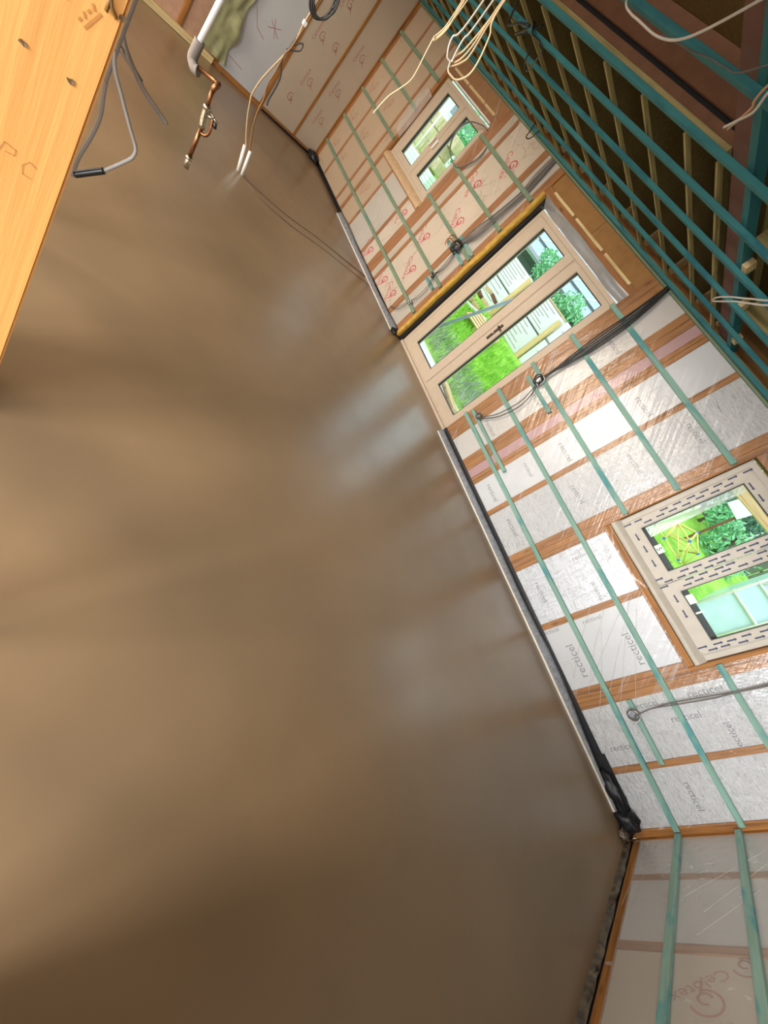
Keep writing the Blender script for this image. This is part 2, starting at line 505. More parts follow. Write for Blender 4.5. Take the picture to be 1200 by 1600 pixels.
# cable shadow lines made as thin dark tubes, running from the cable entry to the long wall
SHADOW_LINE = plain('cable_shadow_tone', srgb(98, 82, 66), 0.4)
tube('cable_shadow_line', SHADOW_LINE, [(-5.18, 2.07, .0), (-5.16, 2.23, .0), (-5.14, 2.65, .0), (-5.25, 3.21, .0), (-5.30, 3.85, .0), (-5.33, 4.15, 0)], 0.006, FLOOR, sides=6)
tube('cable_shadow_line', SHADOW_LINE, [(-5.22, 2.09, .0), (-5.02, 2.2, .0), (-4.95, 2.6, .0), (-5.05, 3.2, 0), (-5.1, 3.9, 0), (-5.12, 4.15, 0)], 0.004, FLOOR, sides=6)

# ------------------------------------------------------------------ long wall
WR = tag(empty('wall_right'), 'timber frame wall with foil faced insulation, treated battens and clear polythene', kind='structure')
D = 0.12
def stud(x0, x1, z0=0.05, z1=2.53, m=None, ax='z'):
    return box('stud', m or STUD[ax], x0, x1, W, W + D, z0, z1, WR)
def board(x0, x1, m, z0=0.05, z1=2.53, rec=0.006):
    return box('insulation_board', m, x0 + .001, x1 - .001, W + rec, W + D - .01, z0, z1, WR)
for x0, x1 in ((-2.49, -2.396), (-2.394, -2.30), (-2.0, -1.926), (-1.924, -1.85), (-1.745, -1.702), (-1.698, -1.655),
               (-1.296, -1.24), (-.74, -.661), (-.659, -.606), (.706, .769), (.771, .833), (1.322, 1.374), (1.79, 1.85)):
    stud(x0, x1)
for x0, x1 in ((-.604, -.56), (.014, .072), (.655, .704)):
    stud(x0, x1, 0.05, 1.048)
box('sill_plate', STUD['x'], -.604, .704, W, W + D, 1.05, 1.112, WR)
box('sole_plate', STUD['x'], -2.49, 1.85, W + .001, W + D, 0.0, 0.048, WR)
box('sole_plate', STUD['x'], -8.70, -4.2, W + .001, W + D, 0.0, 0.048, WR)
B = {}
for k, x0, x1, m, z0, z1 in (('n0', -2.30, -2.0, B_GREY, .05, 2.53), ('n1', -1.85, -1.745, B_PINK, .05, 2.53), ('n2', -1.655, -1.296, B_WHITE, .05, 2.53),
                             ('n3', -1.24, -.74, B_FOIL, .05, 2.53), ('n4', -.56, .014, B_GRID, .05, 1.048), ('n5', .072, .655, B_WHITE, .05, 1.048),
                             ('n6', .833, 1.322, B_FOIL, .05, 2.53), ('n7', 1.374, 1.79, B_FOIL, .05, 2.53)):
    B[k] = board(x0, x1, m, z0, z1)
# ---- far stretch
for x0, x1, z0, z1 in ((-8.65, -8.60, .05, 2.53), (-8.12, -8.07, .05, 2.53), (-7.37, -7.315, .05, 2.53), (-7.11, -7.072, .05, 2.53), (-7.070, -7.032, .05, 2.53),
                       (-6.65, -6.60, .05, 1.028), (-5.97, -5.905, .05, 1.028), (-5.64, -5.549, .05, 2.53), (-5.547, -5.455, .05, 2.53),
                       (-5.335, -5.275, .05, 2.53), (-4.655, -4.56, .05, 2.53), (-4.31, -4.20, .05, 2.53)):
    stud(x0, x1, z0, z1)
box('sill_plate', STUD['x'], -7.03, -5.642, W, W + D, 1.03, 1.078, WR)
for k, x0, x1, m, z1 in (('f0', -8.60, -8.12, B_BEIGE, 2.53), ('f1', -8.07, -7.37, B_BEIGE, 2.53), ('f2', -7.315, -7.11, B_BEIGE, 2.53), ('f3', -7.032, -6.65, B_BEIGE, 1.028),
                         ('f4', -6.60, -5.97, B_WHITE, 1.028), ('f5', -5.905, -5.64, B_RED, 1.028), ('f6', -5.455, -5.335, B_GREY, 2.53),
                         ('f7', -5.275, -4.655, B_RED, 2.53), ('f8', -4.56, -4.31, B_WHITE, 2.53)):
    B[k] = board(x0, x1, m, .05, z1)
# lintels over the openings, a packer rail on each
def lintel(x0, x1, z0):
    box('lintel', LINTEL, x0, x1, W + .002, W + D, z0, z0 + .09, WR)
    n = max(2, int((x1 - x0) / .6)); w = (x1 - x0) / n
    for i in range(n):
        box('header_board', OSB, x0 + i * w + .002, x0 + (i + 1) * w - .002, W + .012, W + D, z0 + .092, 2.53, WR)
lintel(-7.03, -5.642, 2.275); lintel(-4.198, -2.492, 2.262); lintel(-.604, .704, 2.27)
for x0, x1 in ((-4.08, -3.66), (-3.61, -3.08), (-3.03, -2.57)):
    box('packer_strip', CREAM['x'], x0, x1, W - .012, W + .0115, 2.325, 2.352, WR)
for x0, x1 in ((-6.95, -6.5), (-6.46, -6.0), (-5.97, -5.7)):
    box('packer_strip', CREAM['x'], x0, x1, W - .012, W + .0115, 2.345, 2.372, WR)
# battens over the polythene
def batten(x0, x1, z, h=.045, t=.028, m=None):
    return box('batten', m or TEAL, x0, x1, W - .004 - t, W - .004, z - h / 2, z + h / 2, WR)
for z in (.385, .835): batten(-2.49, 1.815, z)
for z in (1.272, 1.712, 2.128):
    batten(-2.50, -.625, z); batten(.735, 1.815, z)
for z in (.375, .828): batten(-8.62, -4.235, z, m=TEALF)
for z in (1.275, 1.715, 2.128):
    batten(-8.62, -7.06, z, m=TEALF); batten(-5.63, -4.225, z, m=TEALF)
for x0, x1, z in ((-2.46, -1.59, .475), (-2.40, -1.895, 1.165), (.83, 1.345, .525), (-4.72, -4.25, 1.185), (-4.62, -4.24, 1.33), (-4.53, -4.3, .73)):
    batten(x0, x1, z, .04)
box('top_rail', TEALF, -8.62, 1.815, W - .034, W - .004, 2.512, 2.580, WR)
box('head_plate', STUD['x'], -8.65, 1.85, W, W + D, 2.531, 2.62, WR)
# outer sheathing round the openings
for x0, x1, z0, z1 in ((-9.3, -7.04, 0, 2.9), (-7.04, -5.63, 0, 1.05), (-7.04, -5.63, 2.28, 2.9), (-5.63, -4.2, 0, 2.9), (-4.2, -2.48, 2.27, 2.9),
                       (-2.48, -.61, 0, 2.9), (-.61, .71, 0, 1.1), (-.61, .71, 2.27, 2.9), (.71, 2.4, 0, 2.9)):
    box('sheathing', OSB, x0 + .002, x1 - .002, W + D + .001, W + D + .014, z0, z1, WR)

# lettering on the boards, as printed
def rect_print(k, x, z, ang=0, size=.075, logo=True):
    b = B[k]; y = W + .0055
    on_wall('lettering', text_mesh('recticel', size, INK_GREY), None, b, x, z, ang, y)
    if logo:
        c, s = math.cos(ang), math.sin(ang)
        on_wall('printed_logo', LOGO_SQ, None, b, x + -s * .13 + c * .0, z + c * .13, ang, y)
PI = math.pi
rect_print('n0', -2.14, 1.12, 0); rect_print('n0', -2.14, 1.95, 0); rect_print('n0', -2.14, .55, 0)
rect_print('n2', -1.44, 1.10, 0); rect_print('n2', -1.46, .24, 0, logo=False); rect_print('n2', -1.48, .70, 0, .06); rect_print('n2', -1.44, 1.86, 0)
for z in (.27, 1.0, 1.55, 2.05): rect_print('n3', -1.0, z, 0, .07, False)
rect_print('n4', -.28, .24, 0, .07, False); rect_print('n4', -.45, .75, PI / 2, .06, False); rect_print('n4', -.10, .72, PI, .06, False)
rect_print('n5', .42, .26, PI, .105); rect_print('n5', .46, .76, PI, .095, False); rect_print('n5', .12, .56, PI / 2, .06, False); rect_print('n5', .10, .15, PI / 2, .06, False)
for x, z, s in ((.90, .62, .07), (.90, 1.08, .085), (1.05, .86, .075), (1.18, .28, .07), (1.10, 1.55, .08)): rect_print('n6', x, z, PI / 2, s, False)
rect_print('n6', 1.24, 1.10, PI, .07, False)
for z in (.62, 1.25, 1.8): rect_print('n7', 1.60, z, 0, .07, False)
def cel_print(k, x, z, ang=-.9, size=.10, faint=False):
    b = B[k]; y = W + .0055
    on_wall('printed_logo', LOGO_SWF if faint else LOGO_SW, None, b, x, z, ang, y, 1.0)
    c, s = math.cos(ang), math.sin(ang)
    on_wall('lettering', text_mesh('Celotex', size, INK_FADE if faint else INK_RED), None, b, x - s * -.12, z - c * .12 + .02, ang, y)
for x, z in ((-4.86, .62), (-5.12, .20), (-5.10, .98), (-4.84, 1.42), (-5.08, 1.80), (-4.86, 2.2), (-4.80, .22)): cel_print('f7', x, z)
cel_print('f5', -5.78, .88); cel_print('f5', -5.80, .2)
for k, x, z in (('f1', -7.75, .95), ('f1', -7.72, 1.5), ('f1', -7.9, .5), ('f0', -8.35, .95), ('f0', -8.35, 1.45), ('f0', -8.33, .5), ('f2', -7.2, 1.3), ('f3', -6.85, .6)):
    cel_print(k, x, z, -.9, .07, True)

# clear polythene stretched over studs and boards
def sheet(name, m, x0, x1, z0, z1, holes, parent, y=W - .003, n=.10, amp=.004):
    nx = max(2, int((x1 - x0) / n)); nz = max(2, int((z1 - z0) / n))
    V, F = [], []
    idx = {}
    def vert(i, j):
        if (i, j) not in idx:
            x = x0 + (x1 - x0) * i / nx; z = z0 + (z1 - z0) * j / nz
            idx[(i, j)] = len(V)
            V.append((x, y + amp * .5 * noise.noise(Vector((x * 6, z * 3, 0))), z))
        return idx[(i, j)]
    for j in range(nz):
        for i in range(nx):
            cx = x0 + (x1 - x0) * (i + .5) / nx; cz = z0 + (z1 - z0) * (j + .5) / nz
            if any(a < cx < b and c < cz < d for a, b, c, d in holes): continue
            F.append((vert(i, j), vert(i + 1, j), vert(i + 1, j + 1), vert(i, j + 1)))
    o = mesh_obj(name, m, V, F, parent, True)
    return o
sheet('vapour_sheet', POLY, -2.48, 1.80, .06, 2.52, [(-.62, .72, 1.06, 2.29)], WR, n=.05)
sheet('vapour_sheet', POLY_WARM, -8.62, -4.22, .06, 2.52, [(-7.05, -5.63, 1.06, 2.29)], WR, n=.05)
# creases of the loose polythene below and beside the windows
def crease(a, b, r=.0022, parent=WR, m=None):
    a, b = Vector(a), Vector(b)
    mid = (a + b) / 2 + Vector((R(-.02, .02), -.004, R(-.02, .02)))
    tube('sheet_crease', m or POLYC, [a, mid, b], r, parent, sides=5, smooth=4)
POLYC = poly('polythene_fold', 0.38, 1.0)
for a, b in (((-.02, W - .006, 1.0), (.62, W - .008, .30)), ((.03, W - .006, .98), (.80, W - .008, .36)), ((.08, W - .006, .92), (.86, W - .008, .44)),
             ((.16, W - .006, .95), (.9, W - .008, .55)), ((.0, W - .006, .62), (.55, W - .008, .16)), ((.08, W - .006, .70), (.72, W - .008, .22)), ((.22, W - .006, .60), (.95, W - .008, .20)),
             ((.85, W - .006, .30), (1.35, W - .008, .10)), ((.90, W - .006, .22), (1.25, W - .008, .10)), ((-6.35, W - .006, .75), (-6.02, W - .008, .10)), ((-6.15, W - .006, .60), (-5.85, W - .008, .12)), ((-5.2, W - .006, .35), (-4.9, W - .008, .08)),
             ((-2.38, W - .006, .20), (-2.15, W - .008, .10)), ((-2.42, W - .006, .26), (-2.30, W - .008, .08))):
    crease(a, b)

# edge strip, grey upstand and black damp course along the foot of the wall
def strip_run(x0, x1, y0, seed):
    n = int((x1 - x0) / .12)
    V, F, V2, F2 = [], [], [], []
    for i in range(n + 1):
        x = x0 + (x1 - x0) * i / n
        w = .007 * noise.noise(Vector((x * 2.2, seed, 0)))
        h = .011 + .006 * noise.noise(Vector((x * 3, seed, 5)))
        V += [(x, y0 + w, -.01), (x, y0 + w, h), (x, y0 + w + .012, h + .002), (x, y0 + w + .012, -.01)]
        q = .010 * noise.noise(Vector((x * 5, seed, 9)))
        k = .82 + .30 * noise.noise(Vector((x * 1.3, seed, 4))) - max(0, x - .75) * .75   # the grey fold shrinks towards the corner
        k = max(.12, min(1.0, k))
        V2 += [(x, y0 + w + .0125, .012), (x, y0 + .030 * k + q + w + .01, .012 + .040 * k), (x, y0 + .066 * k + q * .5 + .012, .014 + .062 * k), (x, y0 + .070 * k + .014, .010)]
    for i in range(n):
        for k in range(3):
            f = (i * 4 + k, i * 4 + 4 + k, i * 4 + 5 + k, i * 4 + 1 + k)
            F.append(f); F2.append(f)
    mesh_obj('edge_strip', EDGE, V, F, WR)
    mesh_obj('polythene_upstand', GREYPOLY, V2, F2, WR, True)
strip_run(-2.47, 1.70, 4.170, 1.0)
strip_run(-6.9, -4.22, 4.165, 7.0)
box('damp_course', DPC, -2.49, 1.80, W - .010, W - .0055, 0.0, .094, WR)
box('damp_course', DPC, -8.60, -4.22, W - .010, W - .0055, 0.0, .06, WR)
# ragged black membrane ends in the two corners
def rag(name, m, c, r, parent, seed, sq=(1, 1, 1)):
    bm = bmesh.new(); bmesh.ops.create_icosphere(bm, subdivisions=3, radius=1)
    for v in bm.verts:
        k = 1 + .45 * noise.noise(v.co * 2.0 + Vector((seed, 0, 0))) + .2 * noise.noise(v.co * 5 + Vector((0, seed, 0)))
        v.co = Vector((v.co.x * r * sq[0] * k, v.co.y * r * sq[1] * k, v.co.z * r * sq[2] * k))
    for f in bm.faces: f.smooth = True
    me = bpy.data.meshes.new(name); bm.to_mesh(me); bm.free()
    return link(name, me, m, parent, c)
rag('membrane_end', DPC, (1.70, 4.20, .05), .095, WR, 2, (1.0, .75, 1.0))
box('damp_course', DPC, 1.20, 1.80, W - .0155, W - .0105, 0.0, .118, WR)
rag('membrane_end', DPC, (1.50, 4.215, .06), .07, WR, 6, (2.6, .55, .9))
rag('membrane_end', MUD, (1.75, 4.10, .02), .045, WR, 4, (1.0, 1.2, .8))
rag('membrane_end', DPC, (-8.50, 4.16, .05), .09, WR, 5, (1.6, .9, .7))
rag('membrane_end', DPC, (-4.20, 4.20, .02), .05, WR, 8, (1.2, .7, .7))
# wavy mustard foam and a black slab for the shaded gap beside the door
def wavy(name, m, x, zs, y0, y1, w, seed, parent):
    V, F = [], []
    n = 40
    for i in range(n + 1):
        z = zs[0] + (zs[1] - zs[0]) * i / n
        o = .034 * noise.noise(Vector((z * 2.3, seed, 0))) + .006 * noise.noise(Vector((z * 9, seed, 2)))
        V += [(x - w + o * .3, y0, z), (x + o, y0 - .012, z), (x + o + .006, y0 + .004, z), (x + o * .4, y1, z)]
    for i in range(n):
        for k in range(3): F.append((i * 4 + k, i * 4 + 4 + k, i * 4 + 5 + k, i * 4 + 1 + k))
    mesh_obj(name, m, V, F, parent, True)
wavy('sealing_foam', MUSTARD, -4.165, (.02, 2.27), W - .004, W + .06, .055, 3.0, WR)
box('reveal_dark_gap', DPC, -4.200, -4.135, W + .05, W + .13, .0, 2.26, WR)
# foil flashing folded over the door head, white edge trim over the far window
V, F = [], []
for i in range(25):
    x = -4.14 + 1.66 * i / 24
    for k, (yy, zz) in enumerate(((W + .10, 2.19), (W + .075, 2.205), (W + .03, 2.235), (W - .002, 2.262), (W - .012, 2.275))):
        V.append((x, yy + .010 * noise.noise(Vector((x * 2.5, k, 1))), zz + .014 * noise.noise(Vector((x * 3, k * .7, 4)))))
for i in range(24):
    for k in range(4): F.append((i * 5 + k, i * 5 + 5 + k, i * 5 + 6 + k, i * 5 + 1 + k))
FLASH = plain('silver_flashing', srgb(196, 200, 206), 0.28, 0.55, var=.08)
mesh_obj('head_flashing', FLASH, V, F, WR, True)
box('head_trim', WHITE, -6.95, -5.645, W - .03, W - .004, 2.262, 2.280, WR)

# ------------------------------------------------------------------ windows and door
def ring(name, m, x0, x1, z0, z1, l, r, b, t, y0, y1, parent, bev=.006):
    """rectangular ring of four mitred bars as one mesh, l r b t = bar widths"""
    bm = bmesh.new()
    o = [(x0, z0), (x1, z0), (x1, z1), (x0, z1)]
    n = [(x0 + l, z0 + b), (x1 - r, z0 + b), (x1 - r, z1 - t), (x0 + l, z1 - t)]
    vs = {}
    for nm, L in (('o', o), ('n', n)):
        for i, (x, z) in enumerate(L):
            for q, y in (('f', y0), ('b', y1)):
                vs[nm, i, q] = bm.verts.new((x, y, z))
    for i in range(4):
        j = (i + 1) % 4
        bm.faces.new((vs['o', i, 'f'], vs['o', j, 'f'], vs['n', j, 'f'], vs['n', i, 'f']))
        bm.faces.new((vs['o', i, 'b'], vs['n', i, 'b'], vs['n', j, 'b'], vs['o', j, 'b']))
        bm.faces.new((vs['o', i, 'f'], vs['o', i, 'b'], vs['o', j, 'b'], vs['o', j, 'f']))
        bm.faces.new((vs['n', i, 'f'], vs['n', j, 'f'], vs['n', j, 'b'], vs['n', i, 'b']))
    bmesh.ops.recalc_face_normals(bm, faces=bm.faces)
    if bev: bmesh.ops.bevel(bm, geom=[e for e in bm.edges if all(abs(v.co.y - y0) < 1e-6 for v in e.verts) or False], offset=bev, segments=2, affect='EDGES')
    me = bpy.data.meshes.new(name); bm.to_mesh(me); bm.free()
    return link(name, me, m, parent)
def casement(parent, m, sx0, sx1, sz0, sz1, gx0, gx1, gz0, gz1, yf):
    s = ring('sash', m, sx0, sx1, sz0, sz1, gx0 - sx0, sx1 - gx1, gz0 - sz0, sz1 - gz1, yf, yf + .07, parent, .008)
    ring('gasket', GASKET, gx0 - .001, gx1 + .001, gz0 - .001, gz1 + .001, .009, .009, .009, .009, yf + .010, yf + .045, s, 0)
    box('pane', GLASS, gx0, gx1, yf + .034, yf + .040, gz0, gz1, s, 0)
    return s
# door_1: glazed double door in the long wall
DOOR = tag(empty('door_1'), 'beige glazed double door to the garden', kind='structure')
YD = W + .10
ring('door_frame', FRAME, -4.125, -2.42, .035, 2.185, .05, .05, .03, .05, YD, YD + .08, DOOR)
box('threshold', FRAME, -4.125, -2.42, YD - .02, YD + .09, -.01, .034, DOOR, .003)
s1 = casement(DOOR, FRAME, -4.073, -3.283, .068, 2.132, -3.909, -3.413, .20, 2.08, YD - .012)
s2 = casement(DOOR, FRAME, -3.279, -2.472, .068, 2.132, -3.147, -2.63, .20, 2.08, YD - .012)
hd = box('handle', BRONZE, -3.226, -3.196, YD - .022, YD - .010, .985, 1.215, s2, .004)
tube('lever', BRONZE, [(-3.211, YD - .02, 1.165), (-3.211, YD - .055, 1.165), (-3.19, YD - .062, 1.163), (-3.145, YD - .062, 1.158)], .010, s2, 8, 3)
tube('lock_cylinder', BRASS, [(-3.211, YD - .012, 1.08), (-3.211, YD - .032, 1.08)], .011, s2, 10, 0)
# window_1: the far window
def build_window(name, label, m, fx0, fx1, fz0, fz1, yf, panes, cen):
    e = tag(empty(name), label, kind='structure')
    ring('window_frame', m, fx0, fx1, fz0, fz1, .05, .05, .05, .05, yf, yf + .08, e)
    sx = [(fx0 + .052, cen - .002), (cen + .002, fx1 - .052)]
    out = []
    for (a, b), (gx0, gx1, gz0, gz1) in zip(sx, panes):
        out.append(casement(e, m, a, b, fz0 + .052, fz1 - .052, gx0, gx1, gz0, gz1, yf - .012))
    return e, out
WIN1, w1s = build_window('window_1', 'beige double casement window with sheets of polythene beside it', FRAME, -7.02, -5.645, 1.138, 2.245, W + .04,
                    [(-6.80, -6.40, 1.27, 2.135), (-6.165, -5.77, 1.27, 2.135)], -6.285)
for hx in (-6.34, -6.24):
    tube('handle', WHITE, [(hx, W + .03, 1.72), (hx, W + .0, 1.72), (hx + .004, W - .006, 1.70), (hx, W - .006, 1.60)], .010, w1s[0 if hx < -6.3 else 1], 8, 3)
# bulging polythene on the sill and jamb of the far window
V, F = [], []
for i in range(29):
    x = -7.04 + 1.41 * i / 28
    for k, (yy, zz) in enumerate(((W + .036, 1.150), (W + .02, 1.128), (W - .004, 1.098), (W - .014, 1.070), (W - .010, 1.045))):
        q = noise.noise(Vector((x * 4, k * .8, 2)))
        V.append((x, yy - .008 * (q + .5) if 0 < k < 4 else yy, zz + .006 * q))
for i in range(28):
    for k in range(4): F.append((i * 5 + k, i * 5 + 5 + k, i * 5 + 6 + k, i * 5 + 1 + k))
mesh_obj('sill_sheet', POLY_TAN if 'POLY_TAN' in globals() else plain('tan_taped_polythene', srgb(196, 164, 128), .4, var=.12), V, F, WR, True)
V, F = [], []
for j in range(15):
    z = 1.34 + .62 * j / 14
    w = .16 + .12 * math.sin(j / 14 * 3.1) + .03 * noise.noise(Vector((z * 6, 0, 0)))
    for k in range(5):
        t = k / 4
        V.append((-6.97 - w * t, W - .006 - .045 * math.sin(t * 2.6) - .01 * noise.noise(Vector((z * 4, t * 3, 1))), z + .05 * t))
for j in range(14):
    for k in range(4): F.append((j * 5 + k, j * 5 + k + 1, j * 5 + k + 6, j * 5 + k + 5))
mesh_obj('loose_polythene_flap', POLY_FOG, V, F, WR, True)
# window_2: the near window, its frame still covered with arrow printed film
WIN2, w2s = build_window('window_2', 'near double casement window, frame wrapped in arrow printed protective film', FRAME2, -.60, .70, 1.14, 2.25, W + .03,
                    [(-.462, -.036, 1.312, 2.11), (.141, .566, 1.312, 2.11)], .052)
def arrows():
    V, F = [], []
    def arrow(x, z, horiz, s=.034):
        y = W + .0165
        w = s * .17; hd_ = s * .45
        P = [(-s, -w), (s - hd_, -w), (s - hd_, -w * 2.3), (s, 0), (s - hd_, w * 2.3), (s - hd_, w), (-s, w)]
        b = len(V)
        for px, pz in P: V.append((x + (px if horiz else -pz), y, z + (pz if horiz else px)))
        F.append(tuple(range(b, b + 7)))
    def zone(x0, x1, z0, z1, horiz, step, rows):
        u0, u1, v0, v1 = (x0, x1, z0, z1) if horiz else (z0, z1, x0, x1)
        for r in range(rows):
            v = v0 + (v1 - v0) * (r + .5) / rows
            u = u0 + step * (.3 + .5 * (r % 2))
            while u < u1:
                if random.random() > .12:
                    if horiz: arrow(u + R(-.01, .01), v + R(-.004, .004), True)
                    else: arrow(v + R(-.004, .004), u + R(-.01, .01), False)
                u += step
    zone(-.55, -.475, 1.20, 2.20, False, .105, 2)
    zone(-.02, .125, 1.20, 2.20, False, .10, 4)
    zone(.58, .645, 1.20, 2.20, False, .105, 2)
    zone(-.44, -.05, 1.205, 1.30, True, .13, 1); zone(.15, .56, 1.205, 1.30, True, .13, 1)
    zone(-.44, -.05, 2.12, 2.19, True, .11, 2); zone(.15, .56, 2.12, 2.19, True, .11, 2)
    o = mesh_obj('arrow_print', INK_BLUE, V, F, WIN2); o['kind'] = 'stuff'
arrows()
# protective film turned over the lower reveal
V, F = [], []
for i in range(29):
    x = -.605 + 1.31 * i / 28
    for k, (yy, zz) in enumerate(((W + .028, 1.205), (W + .012, 1.185), (W - .012, 1.160), (W - .020, 1.140), (W - .010, 1.122))):
        q = noise.noise(Vector((x * 3.5, k * .8, 7)))
        V.append((x, yy - .004 * (q + .5) if 0 < k < 4 else yy, zz + .005 * q))
for i in range(28):
    for k in range(4): F.append((i * 5 + k, i * 5 + 5 + k, i * 5 + 6 + k, i * 5 + 1 + k))
mesh_obj('sill_film', FRAME2, V, F, WIN2, True)
# ruffled clear polythene at the corner of that window
V, F = [], []
for j in range(13):
    t = j / 12
    x = -.60 + .62 * t; z = 1.10 - .16 * math.sin(t * PI) - .05 * t
    for k in range(7):
        u = k / 6
        V.append((x + .02 * u, W - .010 - .040 * math.sin(u * PI) * math.sin(t * PI) - .012 * noise.noise(Vector((x * 9, u * 4, 0))), 1.13 + (z - 1.13) * u))
for j in range(12):
    for k in range(6): F.append((j * 7 + k, j * 7 + k + 1, j * 7 + k + 8, j * 7 + k + 7))
mesh_obj('ruffled_sheet', POLY, V, F, WR, True)
# black sill strip with white labels outside the near window, green tinged film flap on its pane
box('outer_sill', GASKET, -.60, .70, W + .105, W + .17, 1.20, 1.358, WIN2)
for x0, x1 in ((-.28, -.20), (.19, .27), (.34, .355)):
    lb = box('sill_label', WHITE, x0, x1, W + .094, W + .0995, 1.325, 1.375, WIN2, 0)
    box('label_stem', WHITE, x0, x1, W + .0945, W + .099, 1.30, 1.333, lb, 0).location = (0, 0, -.03)
t5 = link('lettering', text_mesh('5', .06, GASKET), None, WIN2); t5.rotation_euler = (PI / 2, 0, 0); t5.location = (-.24, W + .0935, 1.345)
FLAPM = POLY_FILM
mesh_obj('film_flap', FLAPM, [(-.46, W + .085, 1.34), (-.455, W + .095, 2.10), (-.40, W + .10, 2.10), (-.385, W + .11, 1.75), (-.375, W + .10, 1.55), (-.36, W + .09, 1.34)], [(0, 1, 2, 3), (0, 3, 4, 5)], WIN2)

# ------------------------------------------------------------------ far wall (slightly skewed)
TH = math.atan2(-.963, .2695)
WF = tag(empty('wall_far', (-8.65, 4.27, 0), (0, 0, TH)), 'far timber frame wall with beige foil boards and red print', kind='structure')
def fstud(s0, s1, z0=.06, z1=2.6, m=None, dy=0): return box('stud', m or STUD['z'], s0, s1, -D, dy, z0, z1, WF)
for s0, s1 in ((0.0, .05), (.545, .592), (1.255, 1.315), (2.05, 2.13), (2.60, 2.65), (3.2, 3.26), (3.8, 3.86)): fstud(s0, s1)
def fboard(s0, s1, m, rec=.006): return box('insulation_board', m, s0 + .001, s1 - .001, -D, -rec, .06, 2.6, WF)
FB = [fboard(.05, .545, B_BEIGE), fboard(.592, 1.255, B_BEIGE), fboard(1.315, 2.05, B_WHITE), fboard(2.13, 2.60, PLYP, .03), fboard(2.65, 3.2, PLYP, .03), fboard(3.26, 3.8, PLYP, .03), fboard(3.86, 5.3, PLYP, .03)]
box('sole_plate', STUD['x'], 0, 2.13, -D, .003, .0, .058, WF)
box('sole_plate', CREAM['x'], 2.132, 5.3, -D, .02, .0, .075, WF)
box('damp_course', DPC, 0.0, 1.25, .0035, .012, -.004, .030, WF)
box('head_plate', STUD['x'], 0, 5.3, -D, .01, 2.601, 2.66, WF)
box('sheathing', OSB, -.1, 5.4, -D - .016, -D - .001, 0, 2.9, WF)
def on_far(me, name, b, s, z, ang):
    o = link(name, me, None, b)
    o.rotation_euler = (PI / 2, -ang, PI)   # faces +y of the wall's own frame
    o.location = Vector((s, -.0052, z)) - b.location
for bi, s, z, ang, logo in ((1, .80, .75, 0, 1), (1, 1.0, 1.25, 0, 1), (1, .75, 1.3, 0, 0), (1, .95, .42, 0, 0), (0, .28, .5, 0, 1), (0, .3, .95, 0, 1), (0, .28, 1.5, 0, 1), (1, .9, 1.75, 0, 1)):
    on_far(LOGO_SWF, 'printed_logo', FB[bi], s, z, ang)
    if logo: on_far(text_mesh('Celotex', .075, INK_FADE), 'lettering', FB[bi], s + .11, z, PI / 2)
pen = flat_mesh([[(-.07, .06), (.07, -.08)], [(-.02, .09), (.02, -.1)], [(-.1, -.02), (.09, .02)], [(-.3, .1), (-.24, -.08), (-.12, -.16)]], .008, INK_FADE)
on_far(pen, 'pencil_mark', FB[2], 1.62, .85, .3)
on_far(flat_mesh([[(-.12, .03), (.1, -.03)]], .008, INK_FADE), 'pencil_mark', FB[2], 1.85, .22, .2)
# crumpled olive plastic sheet hanging on the wall
def crumple(name, m, s0, s1, z0, z1, parent, amp=.05, seed=0, ns=16, nz=26):
    V, F = [], []
    for j in range(nz + 1):
        z = z0 + (z1 - z0) * j / nz
        for i in range(ns + 1):
            t = i / ns
            s = s0 + (s1 - s0) * t
            edge = .10 * noise.noise(Vector((z * 3.5, seed, 1)))
            s += edge * (1 - t) + (.06 * noise.noise(Vector((z * 5, seed, 7))))
            V.append((s, .03 + amp * abs(noise.noise(Vector((s * 7, z * 3.2, seed)))) + .02 * noise.noise(Vector((s * 18, z * 9, seed))), z))
    for j in range(nz):
        for i in range(ns):
            a = j * (ns + 1) + i
            F.append((a, a + 1, a + ns + 2, a + ns + 1))
    return mesh_obj(name, m, V, F, parent, True)
crumple('plastic_sheet', POLY_OLIVE, 2.03, 2.42, .10, 1.6, WF, .07, 3)

# ------------------------------------------------------------------ near wall
WN = tag(empty('wall_near'), 'near end wall with milky polythene, treated battens and red printed boards', kind='structure')
XN = 1.85
def nstud(y0, y1): return box('stud', STUD['z'], XN, XN + D, y0, y1, .083, 2.53, WN)
for y0, y1 in ((4.24, 4.30), (3.70, 3.762), (3.025, 3.095), (2.40, 2.46), (1.80, 1.86), (1.2, 1.26), (.6, .66)): nstud(y0, y1)
NB = []
for y0, y1, m in ((3.762, 4.24, B_GREY), (3.095, 3.70, B_GREY), (2.46, 3.025, B_BEIGE), (1.86, 2.40, B_BEIGE), (1.26, 1.80, B_GREY), (.66, 1.2, B_GREY)):
    NB.append(box('insulation_board', m, XN + .006, XN + D - .01, y0 + .001, y1 - .001, .083, 2.53, WN))
box('sole_plate', STUD['y'], XN - .004, XN + D, 0, 4.26, -.02, .082, WN)
box('head_plate', STUD['y'], XN, XN + D, 0, 4.26, 2.531, 2.62, WN)
for z in (.385, .80, 1.25, 1.7, 2.13):
    box('batten', TEALY, XN - .033, XN - .005, .3, 4.232, z - .0225, z + .0225, WN)
box('sheathing', OSB, XN + D + .001, XN + D + .014, -.1, 4.4, 0, 2.9, WN)
